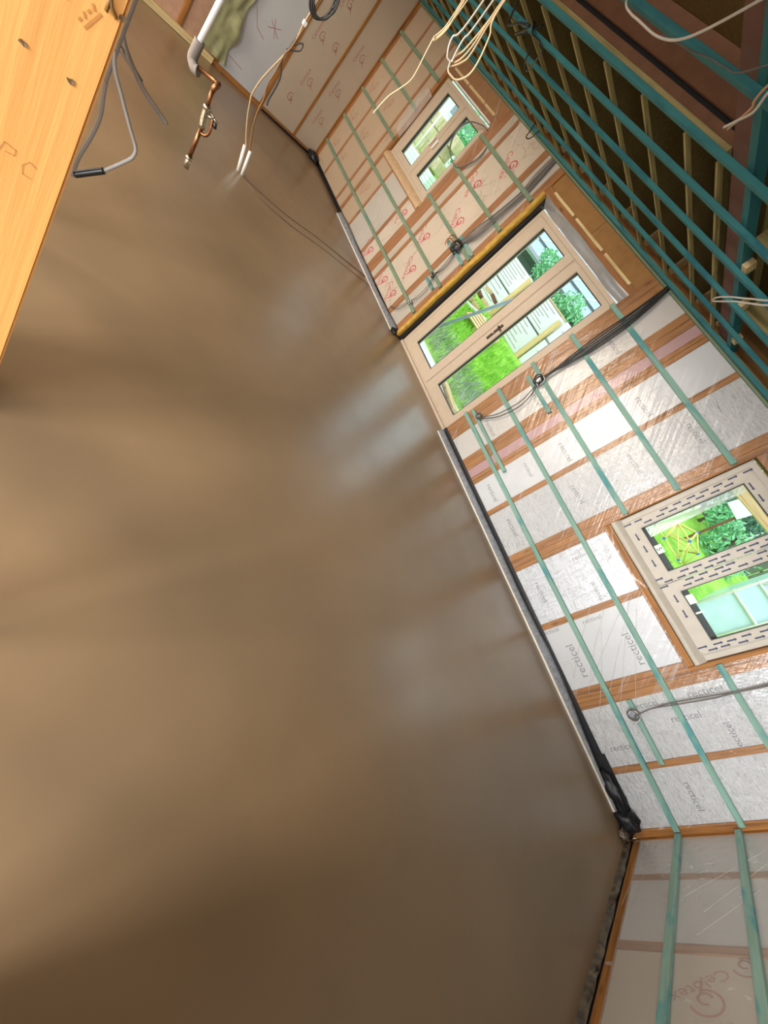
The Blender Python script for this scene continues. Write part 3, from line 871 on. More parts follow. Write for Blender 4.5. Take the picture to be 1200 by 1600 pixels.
def on_near(me, name, b, y, z, ang, sc=1.0):
    o = link(name, me, None, b)
    o.rotation_euler = Matrix.Rotation(-PI / 2, 3, 'Z').to_4x4().to_3x3().to_euler()
    M = Matrix.Rotation(-PI / 2, 4, 'Z') @ Matrix.Rotation(-ang, 4, 'Y') @ Matrix.Rotation(PI / 2, 4, 'X')
    o.rotation_euler = M.to_euler()
    o.location = Vector((XN + .0052, y, z)) - b.location
    o.scale = (sc, sc, sc)
for b, y, z, s in ((NB[2], 2.72, .56, 1.5), (NB[2], 2.96, .74, 1.2), (NB[2], 2.62, 1.05, 1.4), (NB[3], 2.2, .5, 1.5), (NB[3], 2.1, 1.0, 1.5)):
    on_near(LOGO_SWF, 'printed_logo', b, y, z, -2.2, s)
for y, z, b in ((2.82, .53, NB[2]), (2.52, .56, NB[2]), (2.72, 1.05, NB[2])):
    on_near(text_mesh('Celotex', .10, INK_FADE), 'lettering', b, y, z, -.9)
def sheet_x(name, m, y0, y1, z0, z1, parent):
    V, F = [], []
    ny, nz = 50, 40
    for j in range(nz + 1):
        for i in range(ny + 1):
            y = y0 + (y1 - y0) * i / ny; z = z0 + (z1 - z0) * j / nz
            V.append((XN - .0035 + .0015 * noise.noise(Vector((y * 6, z * 4, 3))), y, z))
    for j in range(nz):
        for i in range(ny):
            a = j * (ny + 1) + i
            F.append((a, a + 1, a + ny + 2, a + ny + 1))
    mesh_obj(name, m, V, F, parent, True)
sheet_x('vapour_sheet', POLY_FOG, .3, 4.23, .03, 2.52, WN)
# muddy torn edge strip at its foot
V, F = [], []
for i in range(60):
    y = .4 + 3.75 * i / 59
    q = noise.noise(Vector((y * 6, 2, 0))); q2 = noise.noise(Vector((y * 14, 5, 0)))
    V += [(XN - .050 + .012 * q, y, -.004), (XN - .040 + .01 * q, y, .022 + .012 * q2), (XN - .022 + .008 * q2, y, .034 + .012 * q), (XN - .008, y, .012)]
for i in range(59):
    for k in range(3): F.append((i * 4 + k, i * 4 + 1 + k, i * 4 + 5 + k, i * 4 + 4 + k))
mesh_obj('torn_edge_strip', MUD, V, F, WN)
box('damp_course', DPC, XN - .0100, XN - .0055, .3, 4.2, -.01, .034, WN)
for a, b in (((XN - .006, 4.15, .22), (XN - .008, 3.2, .10)), ((XN - .006, 4.0, .95), (XN - .008, 3.5, .45)), ((XN - .006, 3.9, .98), (XN - .008, 3.35, .56)), ((XN - .006, 3.6, .9), (XN - .008, 3.15, .52)), ((XN - .006, 4.2, .16), (XN - .008, 3.4, .06))):
    tube('sheet_crease', POLYC, [Vector(a), (Vector(a) + Vector(b)) / 2, Vector(b)], .0011, WN, 5, 3)

# ------------------------------------------------------------------ stud partition beside the camera (out of view), panels added to shape the light
WL = tag(empty('wall_left'), 'stud partition beside the doorway', kind='structure')
box('partition_shade_panel', OSB, .30, 1.84, -.06, -.02, 0, .98, WL)
box('header_shade_panel', OSB, -9.0, -.502, -.06, -.02, 2.04, 2.545, WL)  # unseen header added to keep light off the ceiling
box('header_shade_panel', OSB, -.443, 1.84, -.06, -.02, 2.04, 2.545, WL)
box('stud', STUD['z'], .255, .298, -.067, .073, .0, 2.545, WL)
for x in (-1.25, -2.45, -3.65, -4.85, -6.05): box('stud', STUD['z'], x - .045, x, -.067, .05, 0.0, 2.545, WL)
for x0, x1 in ((-9.0, -7.0), (-1.62, -1.30)): box('partition_shade_panel', OSB, x0, x1, -.06, -.02, 0, 2.85, WL)  # unseen panels, the narrow one added for a dark band on the floor
box('head_plate', STUD['x'], -9.0, 1.84, -.067, .05, 2.548, 2.62, WL)

# ------------------------------------------------------------------ ceiling: battens, I joists, deck
CE = tag(empty('ceiling'), 'unlined ceiling of pale joists over teal battens under a chipboard deck', kind='structure')
x = -9.2
while x < 1.9:
    box('deck_board', DECK, x + .002, min(x + .60, 1.95) - .002, -1.8, 4.40, 2.862, 2.884, CE)
    x += .60
for y in (1.46, 1.86, 2.28, 2.65, 3.02, 3.40, 3.77, 4.14):
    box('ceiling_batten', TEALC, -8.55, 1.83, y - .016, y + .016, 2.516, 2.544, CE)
def joist(x):
    j = empty('joist', (x, 0, 0), parent=CE)
    box('bottom_chord', CHORD['y'], -.010, .010, 2.385, 4.26, 2.545, 2.572, j)
    box('top_chord', CHORD['y'], -.013, .013, 2.385, 4.26, 2.814, 2.861, j)
    box('end_block', CREAM['z'], -.018, .018, 4.10, 4.19, 2.593, 2.813, j)
    box('web_board', DECK, -.005, .005, 2.385, 4.095, 2.573, 2.813, j)
    return j
def joist_copy(src, x):
    j = src.copy(); COL.objects.link(j); j.location = (x, 0, 0)
    for ch in src.children:
        c = ch.copy(); COL.objects.link(c); c.parent = j
j0 = joist(-1.97)
for k in range(1, 17): joist_copy(j0, -1.97 - .397 * k)
joist_copy(j0, -1.70)
# trimmer beam across the joist ends: pale flange, two boards with a dark slit between
tr = empty('trimmer_beam', parent=CE)
box('flange', CHORD['x'], -8.5, -1.665, 2.315, 2.38, 2.556, 2.590, tr)
box('web_board', BROWNB, -8.5, -1.665, 2.328, 2.345, 2.591, 2.640, tr)
box('web_board', BROWNB, -8.5, -1.665, 2.328, 2.345, 2.668, 2.860, tr)
box('web_core', GASKET, -8.5, -1.67, 2.350, 2.378, 2.592, 2.861, tr)
# pink packing panel and teal member beside the last joist
box('packing_panel', PINKB, -1.652, -1.492, 1.50, 4.25, 2.585, 2.60, CE)
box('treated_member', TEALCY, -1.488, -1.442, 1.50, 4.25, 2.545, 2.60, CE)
for x0, x1, y0, y1 in ((-1.44, 1.8, 2.77, 2.82), (-1.44, 1.8, 3.55, 3.60), (-1.44, 1.8, 2.18, 2.23)):
    box('blocking', CHORD['x'], x0, x1, y0, y1, 2.60, 2.70, CE)
for y in (2.95, 3.4, 3.92):
    box('bracket', CREAM['y'], -1.44, -1.40, y, y + .07, 2.545, 2.60, CE)

# ================================================================== things in the room
# ---- timber post close to the camera
post = tag(empty('timber_post', (-.4725, .003, 0)), 'pale orange softwood post with nail holes, rising close beside the viewer', 'post')
bm = bmesh.new(); bmesh.ops.create_cube(bm, size=1)
for v in bm.verts: v.co = Vector((v.co.x * .045, v.co.y * .140, v.co.z * 2.544 + 1.272))
bmesh.ops.bevel(bm, geom=bm.edges[:], offset=.0025, segments=2, affect='EDGES')
me = bpy.data.meshes.new('post_body'); bm.to_mesh(me); bm.free()
link('post_body', me, POST, post)
HOLE = plain('torn_wood_fibre', srgb(112, 88, 62), .9, var=.4, scale=300)
def hole(y, z, s):
    bm = bmesh.new()
    c = bm.verts.new((.0228, y - .003, z)); rim = []
    for k in range(9):
        a = k / 9 * 2 * PI; r = s * R(.6, 1.2)
        rim.append(bm.verts.new((.0233, y - .003 + math.cos(a) * r, z + math.sin(a) * r * .7)))
    for k in range(9): bm.faces.new((c, rim[k], rim[(k + 1) % 9]))
    me = bpy.data.meshes.new('nail_hole'); bm.to_mesh(me); bm.free()
    link('nail_hole', me, HOLE, post)
hole(.031, 1.390, .0026); hole(.057, 1.389, .0026); hole(.071, 1.444, .0030)
def on_post(name, me, y, z, rotx):
    o = link(name, me, None, post)
    o.rotation_euler = (Matrix.Rotation(rotx, 4, 'X') @ Matrix.Rotation(PI / 2, 4, 'Z') @ Matrix.Rotation(PI / 2, 4, 'X')).to_euler()
    o.location = (.0229, y - .003, z)
PCM = flat_mesh([[(-.011, -.006), (-.011, .006), (-.004, .006), (-.003, .002), (-.008, .0)], [(.010, .005), (.005, .006), (.003, .0), (.006, -.006), (.011, -.005)]], .0005, INK_POST)
on_post('stamp', PCM, .043, 1.314, -.25)
ST = flat_mesh([[(-.010, 0), (-.0085, 0)], [(-.006, -.001), (-.0045, .001)], [(-.002, 0), (-.0005, 0)], [(.002, -.001), (.0035, .001)], [(-.010, -.004), (.004, -.004)]], .0016, INK_POST)
on_post('stamp', ST, .0555, 1.434, 1.2)
on_post('stamp', flat_mesh([[(-.008, 0), (-.001, .002)], [(0, 0.002), (.006, -.002)]], .0022, INK_POST), .046, 1.437, 1.2)

# ---- cable tails hanging behind the post
def cable(name, label, m, pts, r, group=None, cat='cable', sides=7):
    o = tube(name, m, pts, r, None, sides, 6)
    return tag(o, label, cat, group)
o = cable('hanging_cable', 'white cable tail ending in a sleeve of black tape, looped beside the timber post', CABLE_D,
      [(-1.42,.26,2.53),(-1.40,.235,1.9),(-1.371,.212,1.233),(-1.369,.222,1.168),(-1.367,.232,1.139),(-1.364,.25,1.114),(-1.356,.289,1.062),(-1.352,.311,1.034),(-1.351,.314,1.016),(-1.352,.308,.996),(-1.359,.276,.935)], .0042)
tube('tape_wrap', TAPE, [(-1.359,.276,.935),(-1.363,.253,.908),(-1.368,.23,.88)], .0075, o)
cable('hanging_cable', 'grey cable tail hanging half hidden by the edge of the timber post', CABLE_D,
      [(-1.5,.25,2.53),(-1.45,.24,1.8),(-1.423,.233,1.169),(-1.423,.235,1.083),(-1.421,.245,1.02),(-1.421,.243,.964),(-1.423,.235,.897),(-1.423,.236,.847)], .0045)
cable('hanging_cable', 'longer of two grey cable tails with cut ends, between timber post and copper pipe', plain('mid_grey_sheath', srgb(150, 144, 138), .5),
      [(-1.55,-.02,2.53),(-1.54,.0,1.7),(-1.53,.12,1.34),(-1.519,.244,1.174),(-1.514,.268,1.144),(-1.506,.301,1.118),(-1.501,.325,1.104),(-1.49,.374,1.086),(-1.489,.381,1.081)], .0042)
cable('hanging_cable', 'shorter of two grey cable tails with cut ends, between timber post and copper pipe', CABLE_D,
      [(-1.58,-.0,2.53),(-1.575,.02,1.7),(-1.565,.14,1.32),(-1.558,.257,1.153),(-1.552,.286,1.119),(-1.546,.312,1.098),(-1.536,.357,1.077),(-1.53,.387,1.066)], .0035)
cable('hanging_cable', 'thick dull brown tube standing in for the shadow behind the grey tails', plain('tail_shadow_brown', srgb(112, 96, 84), .5),
      [(-1.83,.02,2.53),(-1.83,.04,1.7),(-1.815,.16,1.25),(-1.808,.289,1.075),(-1.805,.304,1.061),(-1.8,.33,1.049),(-1.794,.365,1.032)], .008)  # floor shadow of the tails built as a brown tube
cable('hanging_cable', 'thin brown line bending over the top of the orange timber post', CABLE_BR,
      [(-.446,.060,2.53),(-.446,.061,1.8),(-.4475,.0622,1.470),(-.4475,.0622,1.452),(-.4475,.0640,1.445),(-.4478,.0680,1.4415)], .0012)  # thin brown tube on the post face

# ---- hanging water pipe with stop tap
pp = tag(empty('water_pipe', (-3.0, .76, 0)), 'white water pipe with a bent copper tail and metal stop tap hanging over the floor', 'pipe')
def rel(L): return [(a + 3.0, b - .76, c) for a, b, c in L]
tube('plastic_pipe', WHITE, rel([(-3.001,.757,2.545),(-3.001,.756,1.193),(-3.003,.75,.985)]), .014, pp, 10, 0)
tube('foam_sleeve', plain('grey_pipe_foam', srgb(126, 116, 108), .8), rel([(-3.003,.75,1.01),(-3.012,.752,.96),(-3.02,.757,.925),(-3.0,.775,.905),(-2.985,.79,.91)]), .024, pp, 10, 4)
tube('copper_pipe', COPPER, rel([(-3.01,.772,.914),(-2.92,.838,.945),(-2.865,.852,.958)]), .011, pp, 10, 0)
tube('copper_elbow', COPPER, rel([(-2.872,.851,.956),(-2.850,.845,.958),(-2.843,.836,.942),(-2.845,.834,.925)]), .0135, pp, 10, 4)
tube('copper_pipe', COPPER, rel([(-2.845,.833,.93),(-2.842,.842,.84)]), .011, pp, 10, 0)
vb = tube('valve_body', BRASS, rel([(-2.842,.842,.85),(-2.841,.845,.835),(-2.840,.85,.80),(-2.838,.858,.77),(-2.837,.86,.755)]), .016, pp, 12, 0)
tube('union_nut', BRASS, rel([(-2.842,.842,.856),(-2.841,.845,.836)]), .020, vb, 6, 0)
tube('tap_spindle', BRASS, rel([(-2.840,.85,.815),(-2.815,.885,.835)]), .008, vb, 8, 0)
tube('tap_lever', BRASS, rel([(-2.85,.845,.848),(-2.815,.885,.835),(-2.80,.90,.832)]), .006, vb, 8, 0)
tube('tap_knob', TAPE, rel([(-2.806,.892,.83),(-2.800,.90,.805)]), .009, vb, 8, 0)
tube('bypass_tube', COPPER, rel([(-2.82,.88,.83),(-2.812,.89,.78),(-2.818,.885,.745),(-2.832,.865,.735)]), .008, vb, 8, 4)
tube('copper_pipe', COPPER, rel([(-2.837,.86,.757),(-2.834,.870,.60)]), .011, pp, 10, 0)
tube('end_fitting', BRASS, rel([(-2.834,.870,.605),(-2.833,.873,.575),(-2.832,.877,.543)]), .015, pp, 8, 0)
tube('union_nut', BRASS, rel([(-2.834,.870,.602),(-2.8335,.872,.588)]), .019, pp, 6, 0)

# ---- cables dropping to the floor in white sleeves
g = 'cables dropping into the floor sleeves'
cable('floor_cable', 'tan outer cable of the bundle that drops into floor sleeves by the far wall', plain('tan_cable_sheath', srgb(176, 146, 108), .5),
      [(-5.30,1.88,2.53),(-5.282,1.909,1.562),(-5.281,1.911,1.491),(-5.282,1.908,1.301),(-5.279,1.916,1.15),(-5.286,1.898,1.032),(-5.307,1.845,.76),(-5.31,1.836,.613),(-5.306,1.847,.55),(-5.285,1.901,.399),(-5.250,1.99,.22)], .0075)
cable('floor_cable', 'brown inner cable of the bundle that drops into floor sleeves by the far wall', CABLE_BR,
      [(-5.29,1.91,2.53),(-5.285,1.93,1.6),(-5.278,1.916,1.15),(-5.285,1.898,1.032),(-5.284,1.902,.877),(-5.285,1.899,.756),(-5.274,1.925,.65),(-5.272,1.93,.542),(-5.26,1.961,.399),(-5.232,2.031,.22)], .009)
cable('floor_cable', 'short black cable tail with bare end beside the tan bundle at far wall', CABLE_B,
      [(-5.282,1.92,1.3),(-5.285,1.905,1.10),(-5.285,1.898,1.032),(-5.282,1.905,.972),(-5.265,1.948,.887),(-5.262,1.957,.79),(-5.262,1.957,.685),(-5.257,1.968,.635)], .008)
cable('floor_cable', 'small black cable loop twisted round the tan bundle at the far wall', CABLE_B,
      [(-5.284,1.902,1.10),(-5.27,1.94,1.17),(-5.255,1.97,1.20),(-5.255,1.975,1.15),(-5.275,1.93,1.10),(-5.29,1.89,1.07)], .006)
tag(box('cable_clip', WHITE, -5.30, -5.26, 1.895, 1.925, 1.29, 1.325), 'white cable clip tying the bundle that drops to the floor', 'clip')
for i, (a, b, lb) in enumerate((((-5.256,1.975,.23), (-5.234,2.03,-.01), 'white plastic sleeve round the outer cable where it enters the screed'), ((-5.232,2.034,.23), (-5.216,2.073,-.01), 'white plastic sleeve round the inner cable where it enters the screed'))):
    tag(tube('floor_sleeve', WHITE, [a, b], .016, None, 10, 0), lb, 'sleeve', 'floor sleeves')
ck = []
for q in range(3):
    for k in range(17):
        a = k / 16 * 2 * PI
        ck.append((-5.27 + .03 * math.cos(a) + .008 * q, 1.93 + .085 * math.cos(a) + .01 * q, 1.53 + .14 * math.sin(a) + .012 * q))
cable('cable_coil', 'black cable coil hanging against the far wall above the floor bundle', CABLE_B, ck[::2], .009)

# ---- cream cables hanging from the joists
g = 'cream cables hanging from the joists'
def cr(label, pts, r=.0041, m=CABLE_C): cable('looped_cable', label, m, pts, r)
cr('folded cream cable bundle hanging before the far window, first strand with long thin tail', [(-3.19,1.70,2.53),(-3.155,1.721,2.114),(-3.152,1.726,2.088),(-3.148,1.734,1.966),(-3.154,1.722,1.898),(-3.135,1.71,1.888),(-3.129,1.722,1.814),(-3.12,1.738,1.724),(-3.119,1.739,1.673),(-3.128,1.723,1.611),(-3.141,1.7,1.528),(-3.146,1.69,1.416)], .0035)
cr('second strand of the folded cream bundle hanging before the far window, doubled back on itself', [(-3.17,1.71,2.53),(-3.147,1.732,2.09),(-3.140,1.745,1.97),(-3.148,1.734,1.892),(-3.150,1.728,1.885),(-3.146,1.738,1.93),(-3.144,1.74,1.961),(-3.142,1.742,2.08),(-3.16,1.73,2.53)])
cr('cream cable, upper strand of the knotted fan over the far window', [(-2.52,1.50,2.53),(-2.506,1.52,2.104),(-2.507,1.519,1.922),(-2.514,1.508,1.868),(-2.515,1.506,1.839),(-2.51,1.51,1.825)])
cr('cream cable, middle strand of the knotted fan over the far window', [(-2.515,1.505,2.53),(-2.504,1.522,2.104),(-2.491,1.544,1.926),(-2.495,1.538,1.875),(-2.505,1.521,1.837),(-2.51,1.51,1.82)])
cr('cream cable, lowest and widest loop of the knotted fan over the far window', [(-2.51,1.51,2.53),(-2.489,1.515,2.098),(-2.468,1.549,2.013),(-2.453,1.573,1.933),(-2.451,1.577,1.871),(-2.466,1.553,1.818),(-2.487,1.518,1.806),(-2.497,1.505,1.812)])
cr('dull cable behind the knotted fan over the far window, outer curve', [(-2.54,1.43,2.53),(-2.523,1.461,1.979),(-2.531,1.449,1.888),(-2.516,1.474,1.835),(-2.503,1.495,1.832),(-2.497,1.505,1.811)], .0042, CABLE_W)
cr('dull cable behind the knotted fan over the far window, inner curve', [(-2.52,1.46,2.53),(-2.508,1.487,2.011),(-2.51,1.484,1.924),(-2.504,1.493,1.864),(-2.499,1.501,1.838)], .0042, CABLE_W)
cr('doubled cream strand inside the knotted fan over the far window', [(-2.518,1.50,2.53),(-2.506,1.518,2.09),(-2.499,1.531,1.95),(-2.502,1.528,1.88),(-2.508,1.516,1.845)])

# ---- cables under the ceiling
def ccab(label, m, pts, r): cable('ceiling_cable', label, m, pts, r)
ccab('black cable ring looped round the teal ceiling battens over the door', CABLE_B, [(-4.02,2.50,2.60),(-4.10,2.62,2.47),(-4.05,2.61,2.455),(-3.80,2.50,2.46),(-3.68,2.49,2.48),(-3.82,2.57,2.47),(-4.0,2.66,2.46),(-4.0,2.70,2.50),(-3.9,2.72,2.62)], .008)
ccab('second black cable hanging slack beside the ring under the ceiling battens', CABLE_B, [(-3.98,2.70,2.60),(-3.70,2.56,2.49),(-3.51,2.52,2.47),(-3.52,2.58,2.46),(-3.80,2.80,2.455),(-4.05,2.98,2.46),(-4.15,2.98,2.50),(-4.12,2.90,2.62)], .006)
ccab('black cable loop hanging in front of the boards between far window and door head', CABLE_B, [(-4.905,4.1,2.741),(-4.897,4.1,2.637),(-4.847,4.1,2.479),(-4.828,4.1,2.422),(-4.769,4.1,2.44),(-4.75,4.1,2.548),(-4.754,4.1,2.70)], .006)
ccab('thin white cable sagging across the wide gap of the ceiling to the pink panel', CABLE_W, [(-2.307,1.785,2.55),(-2.263,1.815,2.49),(-2.214,1.827,2.48),(-2.137,1.823,2.475),(-1.992,1.82,2.47),(-1.853,1.781,2.475),(-1.688,1.686,2.49),(-1.458,1.545,2.56)], .005)
ccab('very thin grey cable crossing the pink ceiling panel', CABLE_G, [(-1.992,1.835,2.49),(-1.80,1.82,2.495),(-1.681,1.79,2.492),(-1.587,1.781,2.492),(-1.499,1.763,2.495),(-1.35,1.70,2.56)], .003)
ccab('white cable pair member with cut end hanging by the teal ceiling member', CABLE_W, [(-1.20,1.60,2.55),(-1.278,1.673,2.49),(-1.316,1.717,2.47),(-1.358,1.802,2.46),(-1.43,1.876,2.455),(-1.508,1.955,2.455)], .005)
ccab('copper coloured cable pair member with cut end hanging by the teal ceiling member', plain('copper_tinted_sheath', srgb(196, 150, 112), .45), [(-1.22,1.58,2.55),(-1.282,1.653,2.50),(-1.334,1.71,2.48),(-1.367,1.769,2.465),(-1.375,1.802,2.46),(-1.491,1.957,2.458)], .005)
ccab('white cable folded into a flat loop under the battens near the wall plate', CABLE_W, [(-.90,2.50,2.55),(-1.006,2.621,2.44),(-1.171,2.81,2.425),(-1.321,2.979,2.42),(-1.44,3.143,2.42),(-1.47,3.222,2.42),(-1.42,3.155,2.415),(-1.265,2.949,2.415),(-1.167,2.845,2.42),(-1.001,2.645,2.43),(-.88,2.50,2.55)], .005)

# ---- cables and boxes on the long wall
def bundle(label, x, pts, n, spread, r=.0055, m=CABLE_G):
    for i in range(n):
        o = (i - (n - 1) / 2) * spread
        L = [(px + o * k + R(-.006, .006), py - abs(o) * .2, pz) for (px, py, pz, k) in pts]
        cable('wall_cable', label, m, L, r, label)
bundle('black cable of the bundle running down the boards between far window and door', -4.4,
       [(-4.44, W - .012, 2.60, .6), (-4.41, W - .014, 2.30, 1.0), (-4.385, W - .02, 2.09, .8), (-4.40, W - .04, 1.77, 1.0), (-4.44, W - .04, 1.50, 1.5), (-4.49, W - .04, 1.36, .7), (-4.50, W - .045, 1.245, .3)], 7, .016)
bundle('black cable of the bundle running down from the wall plate beside the door', -2.26,
       [(-2.28, W - .03, 2.53, .6), (-2.245, W - .036, 2.2, 1.2), (-2.24, W - .04, 1.9, 1.6), (-2.245, W - .036, 1.63, 1.0), (-2.25, W - .04, 1.42, .3), (-2.255, W - .04, 1.27, .3)], 6, .014, .007, CABLE_B)
bundle('grey slack cable between the upper and lower coiled boxes beside the door', -2.26,
       [(-2.26, W - .04, 1.22, .3), (-2.20, W - .040, 1.12, 1), (-2.16, W - .040, .95, 1.2), (-2.20, W - .040, .70, 1.0), (-2.30, W - .040, .53, .3)], 2, .035, .0055)
bundle('grey slack cable between the two upper coiled boxes left of the door frame', -4.4,
       [(-4.50, W - .04, 1.22, .3), (-4.44, W - .036, 1.10, 1.2), (-4.42, W - .036, .96, 1.0), (-4.45, W - .04, .84, .3)], 3, .022, .004, CABLE_B)
bundle('grey slack cable between the middle and lowest coiled boxes left of the door frame', -4.4,
       [(-4.45, W - .04, .83, .3), (-4.37, W - .036, .70, 1.0), (-4.36, W - .036, .55, 1.0), (-4.40, W - .04, .42, .4), (-4.48, W - .04, .22, 1.0), (-4.60, W - .04, .12, .5)], 2, .03, .004)
bundle('dark cable rising from the coiled box up the foil boards beside the near window', .95,
       [(.957, W - .036, .51, .3), (.93, W - .042, .66, .8), (.926, W - .045, .845, 1.0), (.938, W - .042, 1.1, 1.0), (.938, W - .042, 1.317, .8), (.945, W - .042, 1.8, 1.0), (.95, W - .042, 2.5, 1.0)], 2, .013, .0055)
def coil_box(label, x, z, r, m, seed, back=STEEL, n=5):
    e = tag(empty('back_box', (x, W - .034, z)), label, 'box')
    bm = bmesh.new(); bmesh.ops.create_cone(bm, cap_ends=True, segments=20, radius1=r * .72, radius2=r * .72, depth=.026)
    me = bpy.data.meshes.new('box_body'); bm.to_mesh(me); bm.free()
    link('box_body', me, back, e, (0, 0.008, 0), (PI / 2, 0, 0))
    random.seed(seed)
    for k in range(n):
        pts = []
        a0 = R(0, 6); rr = r * R(.6, 1.0); ox, oz = R(-.2, .2) * r, R(-.2, .2) * r; tx, tz = R(-.5, .5), R(-.5, .5)
        for i in range(12):
            a = a0 + i / 11 * R(5.0, 6.6)
            u, v = math.cos(a) * rr + ox, math.sin(a) * rr + oz
            pts.append((u, -.014 - .008 * k * .6 + (u * tx + v * tz) * .35 * .5, v))
        tube('coiled_tail', m if k != 2 else CABLE_W, pts, .0045, e, 6, 3)
    return e
coil_box('dark coiled tails in the upper box beside the door, under the thick black cable bundle', -2.265, 1.24, .055, CABLE_B, 11)
coil_box('small coil of grey tails on the lowest batten beside the foot of the door', -2.335, .515, .040, CABLE_G, 12)
coil_box('silvery box with coiled tails between the lower battens below the near window', .945, .505, .050, CABLE_G, 13)
coil_box('big tangle of black tails on red printed boards between far window and door', -4.50, 1.235, .075, CABLE_B, 14, n=8)
coil_box('dark knot of tails on the second lowest batten between far window and door', -4.455, .82, .042, CABLE_B, 15, n=4)
coil_box('small knot of tails on the lowest batten between far window and door', -4.39, .40, .028, CABLE_G, 16, n=3)
random.seed(21)
for k, lb in ((0, 'upper bare copper earth wire curling out of the big cable tangle'), (1, 'lower bare copper earth wire curling out of the big cable tangle')):
    tag(tube('copper_wire', COPPERW, [(-4.55 - .01 * k, W - .06, 1.27 - .03 * k), (-4.62, W - .07, 1.29 - .05 * k), (-4.68, W - .075, 1.27 - .05 * k), (-4.70, W - .07, 1.22 - .04 * k), (-4.66, W - .07, 1.17 - .03 * k)], .006, None, 6, 5), lb, 'wire')
for k in range(2):
    d = .018 * k
    cable('looped_cable', ('outer' if k else 'inner') + ' brown grey cable looping from the stud out over the far window pane', CABLE_G,
      [(-5.60,W-.01,2.215),(-5.66 - d,W-.05,2.20),(-5.80 - d,W-.10,2.13),(-5.88 - d,W-.12,2.03),(-5.88 - d,W-.12,1.90),(-5.78 - d,W-.10,1.77),(-5.62,W-.05,1.712),(-5.50,W-.04,1.74),(-5.40 + d,W-.04,1.86),(-5.36 + d,W-.03,1.98),(-5.40,W-.012,2.10)], .0055)

# ================================================================== garden outside
def gz(y): return -.15 + max(0.0, .26 * (y - 5.6))
V, F = [], []
nx, ny = 60, 26
for j in range(ny + 1):
    for i in range(nx + 1):
        x = -24 + 32 * i / nx; y = 4.6 + 13.4 * j / ny
        V.append((x, y, gz(y) + .05 * noise.noise(Vector((x * .7, y * .7, 0)))))
for j in range(ny):
    for i in range(nx):
        a = j * (nx + 1) + i
        F.append((a, a + 1, a + nx + 2, a + nx + 1))
tag(mesh_obj('lawn', GRASS, V, F, None, True), 'bright green lawn sloping up behind the house', kind='structure')
tag(box('gravel_strip', GRAVEL, -9, 4, 4.41, 5.75, -.22, -.105), 'strip of pale gravel along the house wall', kind='structure')
def tufts(name, label, m, areas, n, h, w):
    bm = bmesh.new()
    for (x0, x1, y0, y1) in areas:
        for _ in range(n):
            x, y = R(x0, x1), R(y0, y1); z = gz(y) - .02
            a = R(0, 2 * PI); hh = h * R(.5, 1.3); lean = R(.1, .6) * hh
            dx, dy = math.cos(a), math.sin(a)
            p = [bm.verts.new((x - dy * w, y + dx * w, z)), bm.verts.new((x + dy * w, y - dx * w, z)), bm.verts.new((x + dx * lean * .4 + dy * w * .6, y + dy * lean * .4 - dx * w * .6, z + hh * .6)), bm.verts.new((x + dx * lean, y + dy * lean, z + hh))]
            bm.faces.new((p[0], p[1], p[2])); bm.faces.new((p[0], p[2], p[3]))
    me = bpy.data.meshes.new(name); bm.to_mesh(me); bm.free()
    return tag(link(name, me, m), label, kind='stuff')
tufts('grass', 'bright green grass blades of the sloping lawn', GRASS, [(-9.5, -3.4, 6.3, 8.66), (-1.8, .60, 7.0, 10.3)], 9000, .13, .010)
tufts('dry_grass', 'grey dry grass along the gravel outside the door', DRYGRASS, [(-6.2, -2.8, 5.75, 6.6)], 1500, .20, .006)

# wrapped packs stacked across the garden
def pack(label, x0, x1, y0, z0, z1, lines):
    e = tag(empty('insulation_pack', ((x0 + x1) / 2, y0 + .3, z0)), label, 'pack', 'wrapped packs stacked in the garden')
    hw = (x1 - x0) / 2
    box('wrapper', PACK, -hw, hw, -.30, .30, 0, z1 - z0, e, .02)
    random.seed(int(abs(x0) * 100))
    P = []
    for k in range(lines):
        z = (z1 - z0) * (.15 + .72 * k / max(1, lines - 1))
        q = R(.1, .4) * hw
        P.append([(-hw * .85 + q, z), (hw * .85 - R(0, .5) * hw, z)])
    Vv, Ff = poly2d(P, .022)
    mesh_obj('printed_label', INK_LIGHT, [(a, -.3015, b) for a, b, c in Vv], Ff, e)
    box('sheet_joint', PACKEDGE, -hw * .99, hw * .99, -.3012, -.299, (z1 - z0) * .985, (z1 - z0) * .9999, e, 0)
Y0 = 9.0
pack('lower white wrapped pack behind the handle side leaf of the door', -7.05, -5.78, Y0, .72, 1.36, 6)
pack('upper white wrapped pack topped by a cream board, seen past the door handle', -7.05, -5.78, Y0, 1.38, 1.93, 7)
pack('lower white wrapped pack beside the yellow upright, seen through the far leaf', -8.40, -7.20, Y0, .70, 1.31, 5)
pack('upper white wrapped pack beside the yellow upright, seen through the far leaf', -8.40, -7.20, Y0, 1.33, 1.88, 7)
pack('narrow lower wrapped pack next to the door jamb', -5.62, -4.6, Y0, .74, 1.44, 4)
pack('narrow upper wrapped pack next to the door jamb', -5.62, -4.6, Y0, 1.46, 1.98, 4)
for x, lb in ((-7.125, 'yellow timber upright between the stacks, seen through the far leaf'), (-5.70, 'yellow timber upright between the stacks, seen through the near leaf')):
    tag(box('timber_upright', YELLOWT, x - .05, x + .05, Y0 - .06, Y0 + .02, .55, 1.86), lb, 'timber', 'timber uprights')
tag(box('cream_board', CREAM['x'], -7.0, -5.80, Y0 + .02, Y0 + .55, 1.935, 1.975), 'cream board lying on top of the wrapped packs', 'board')
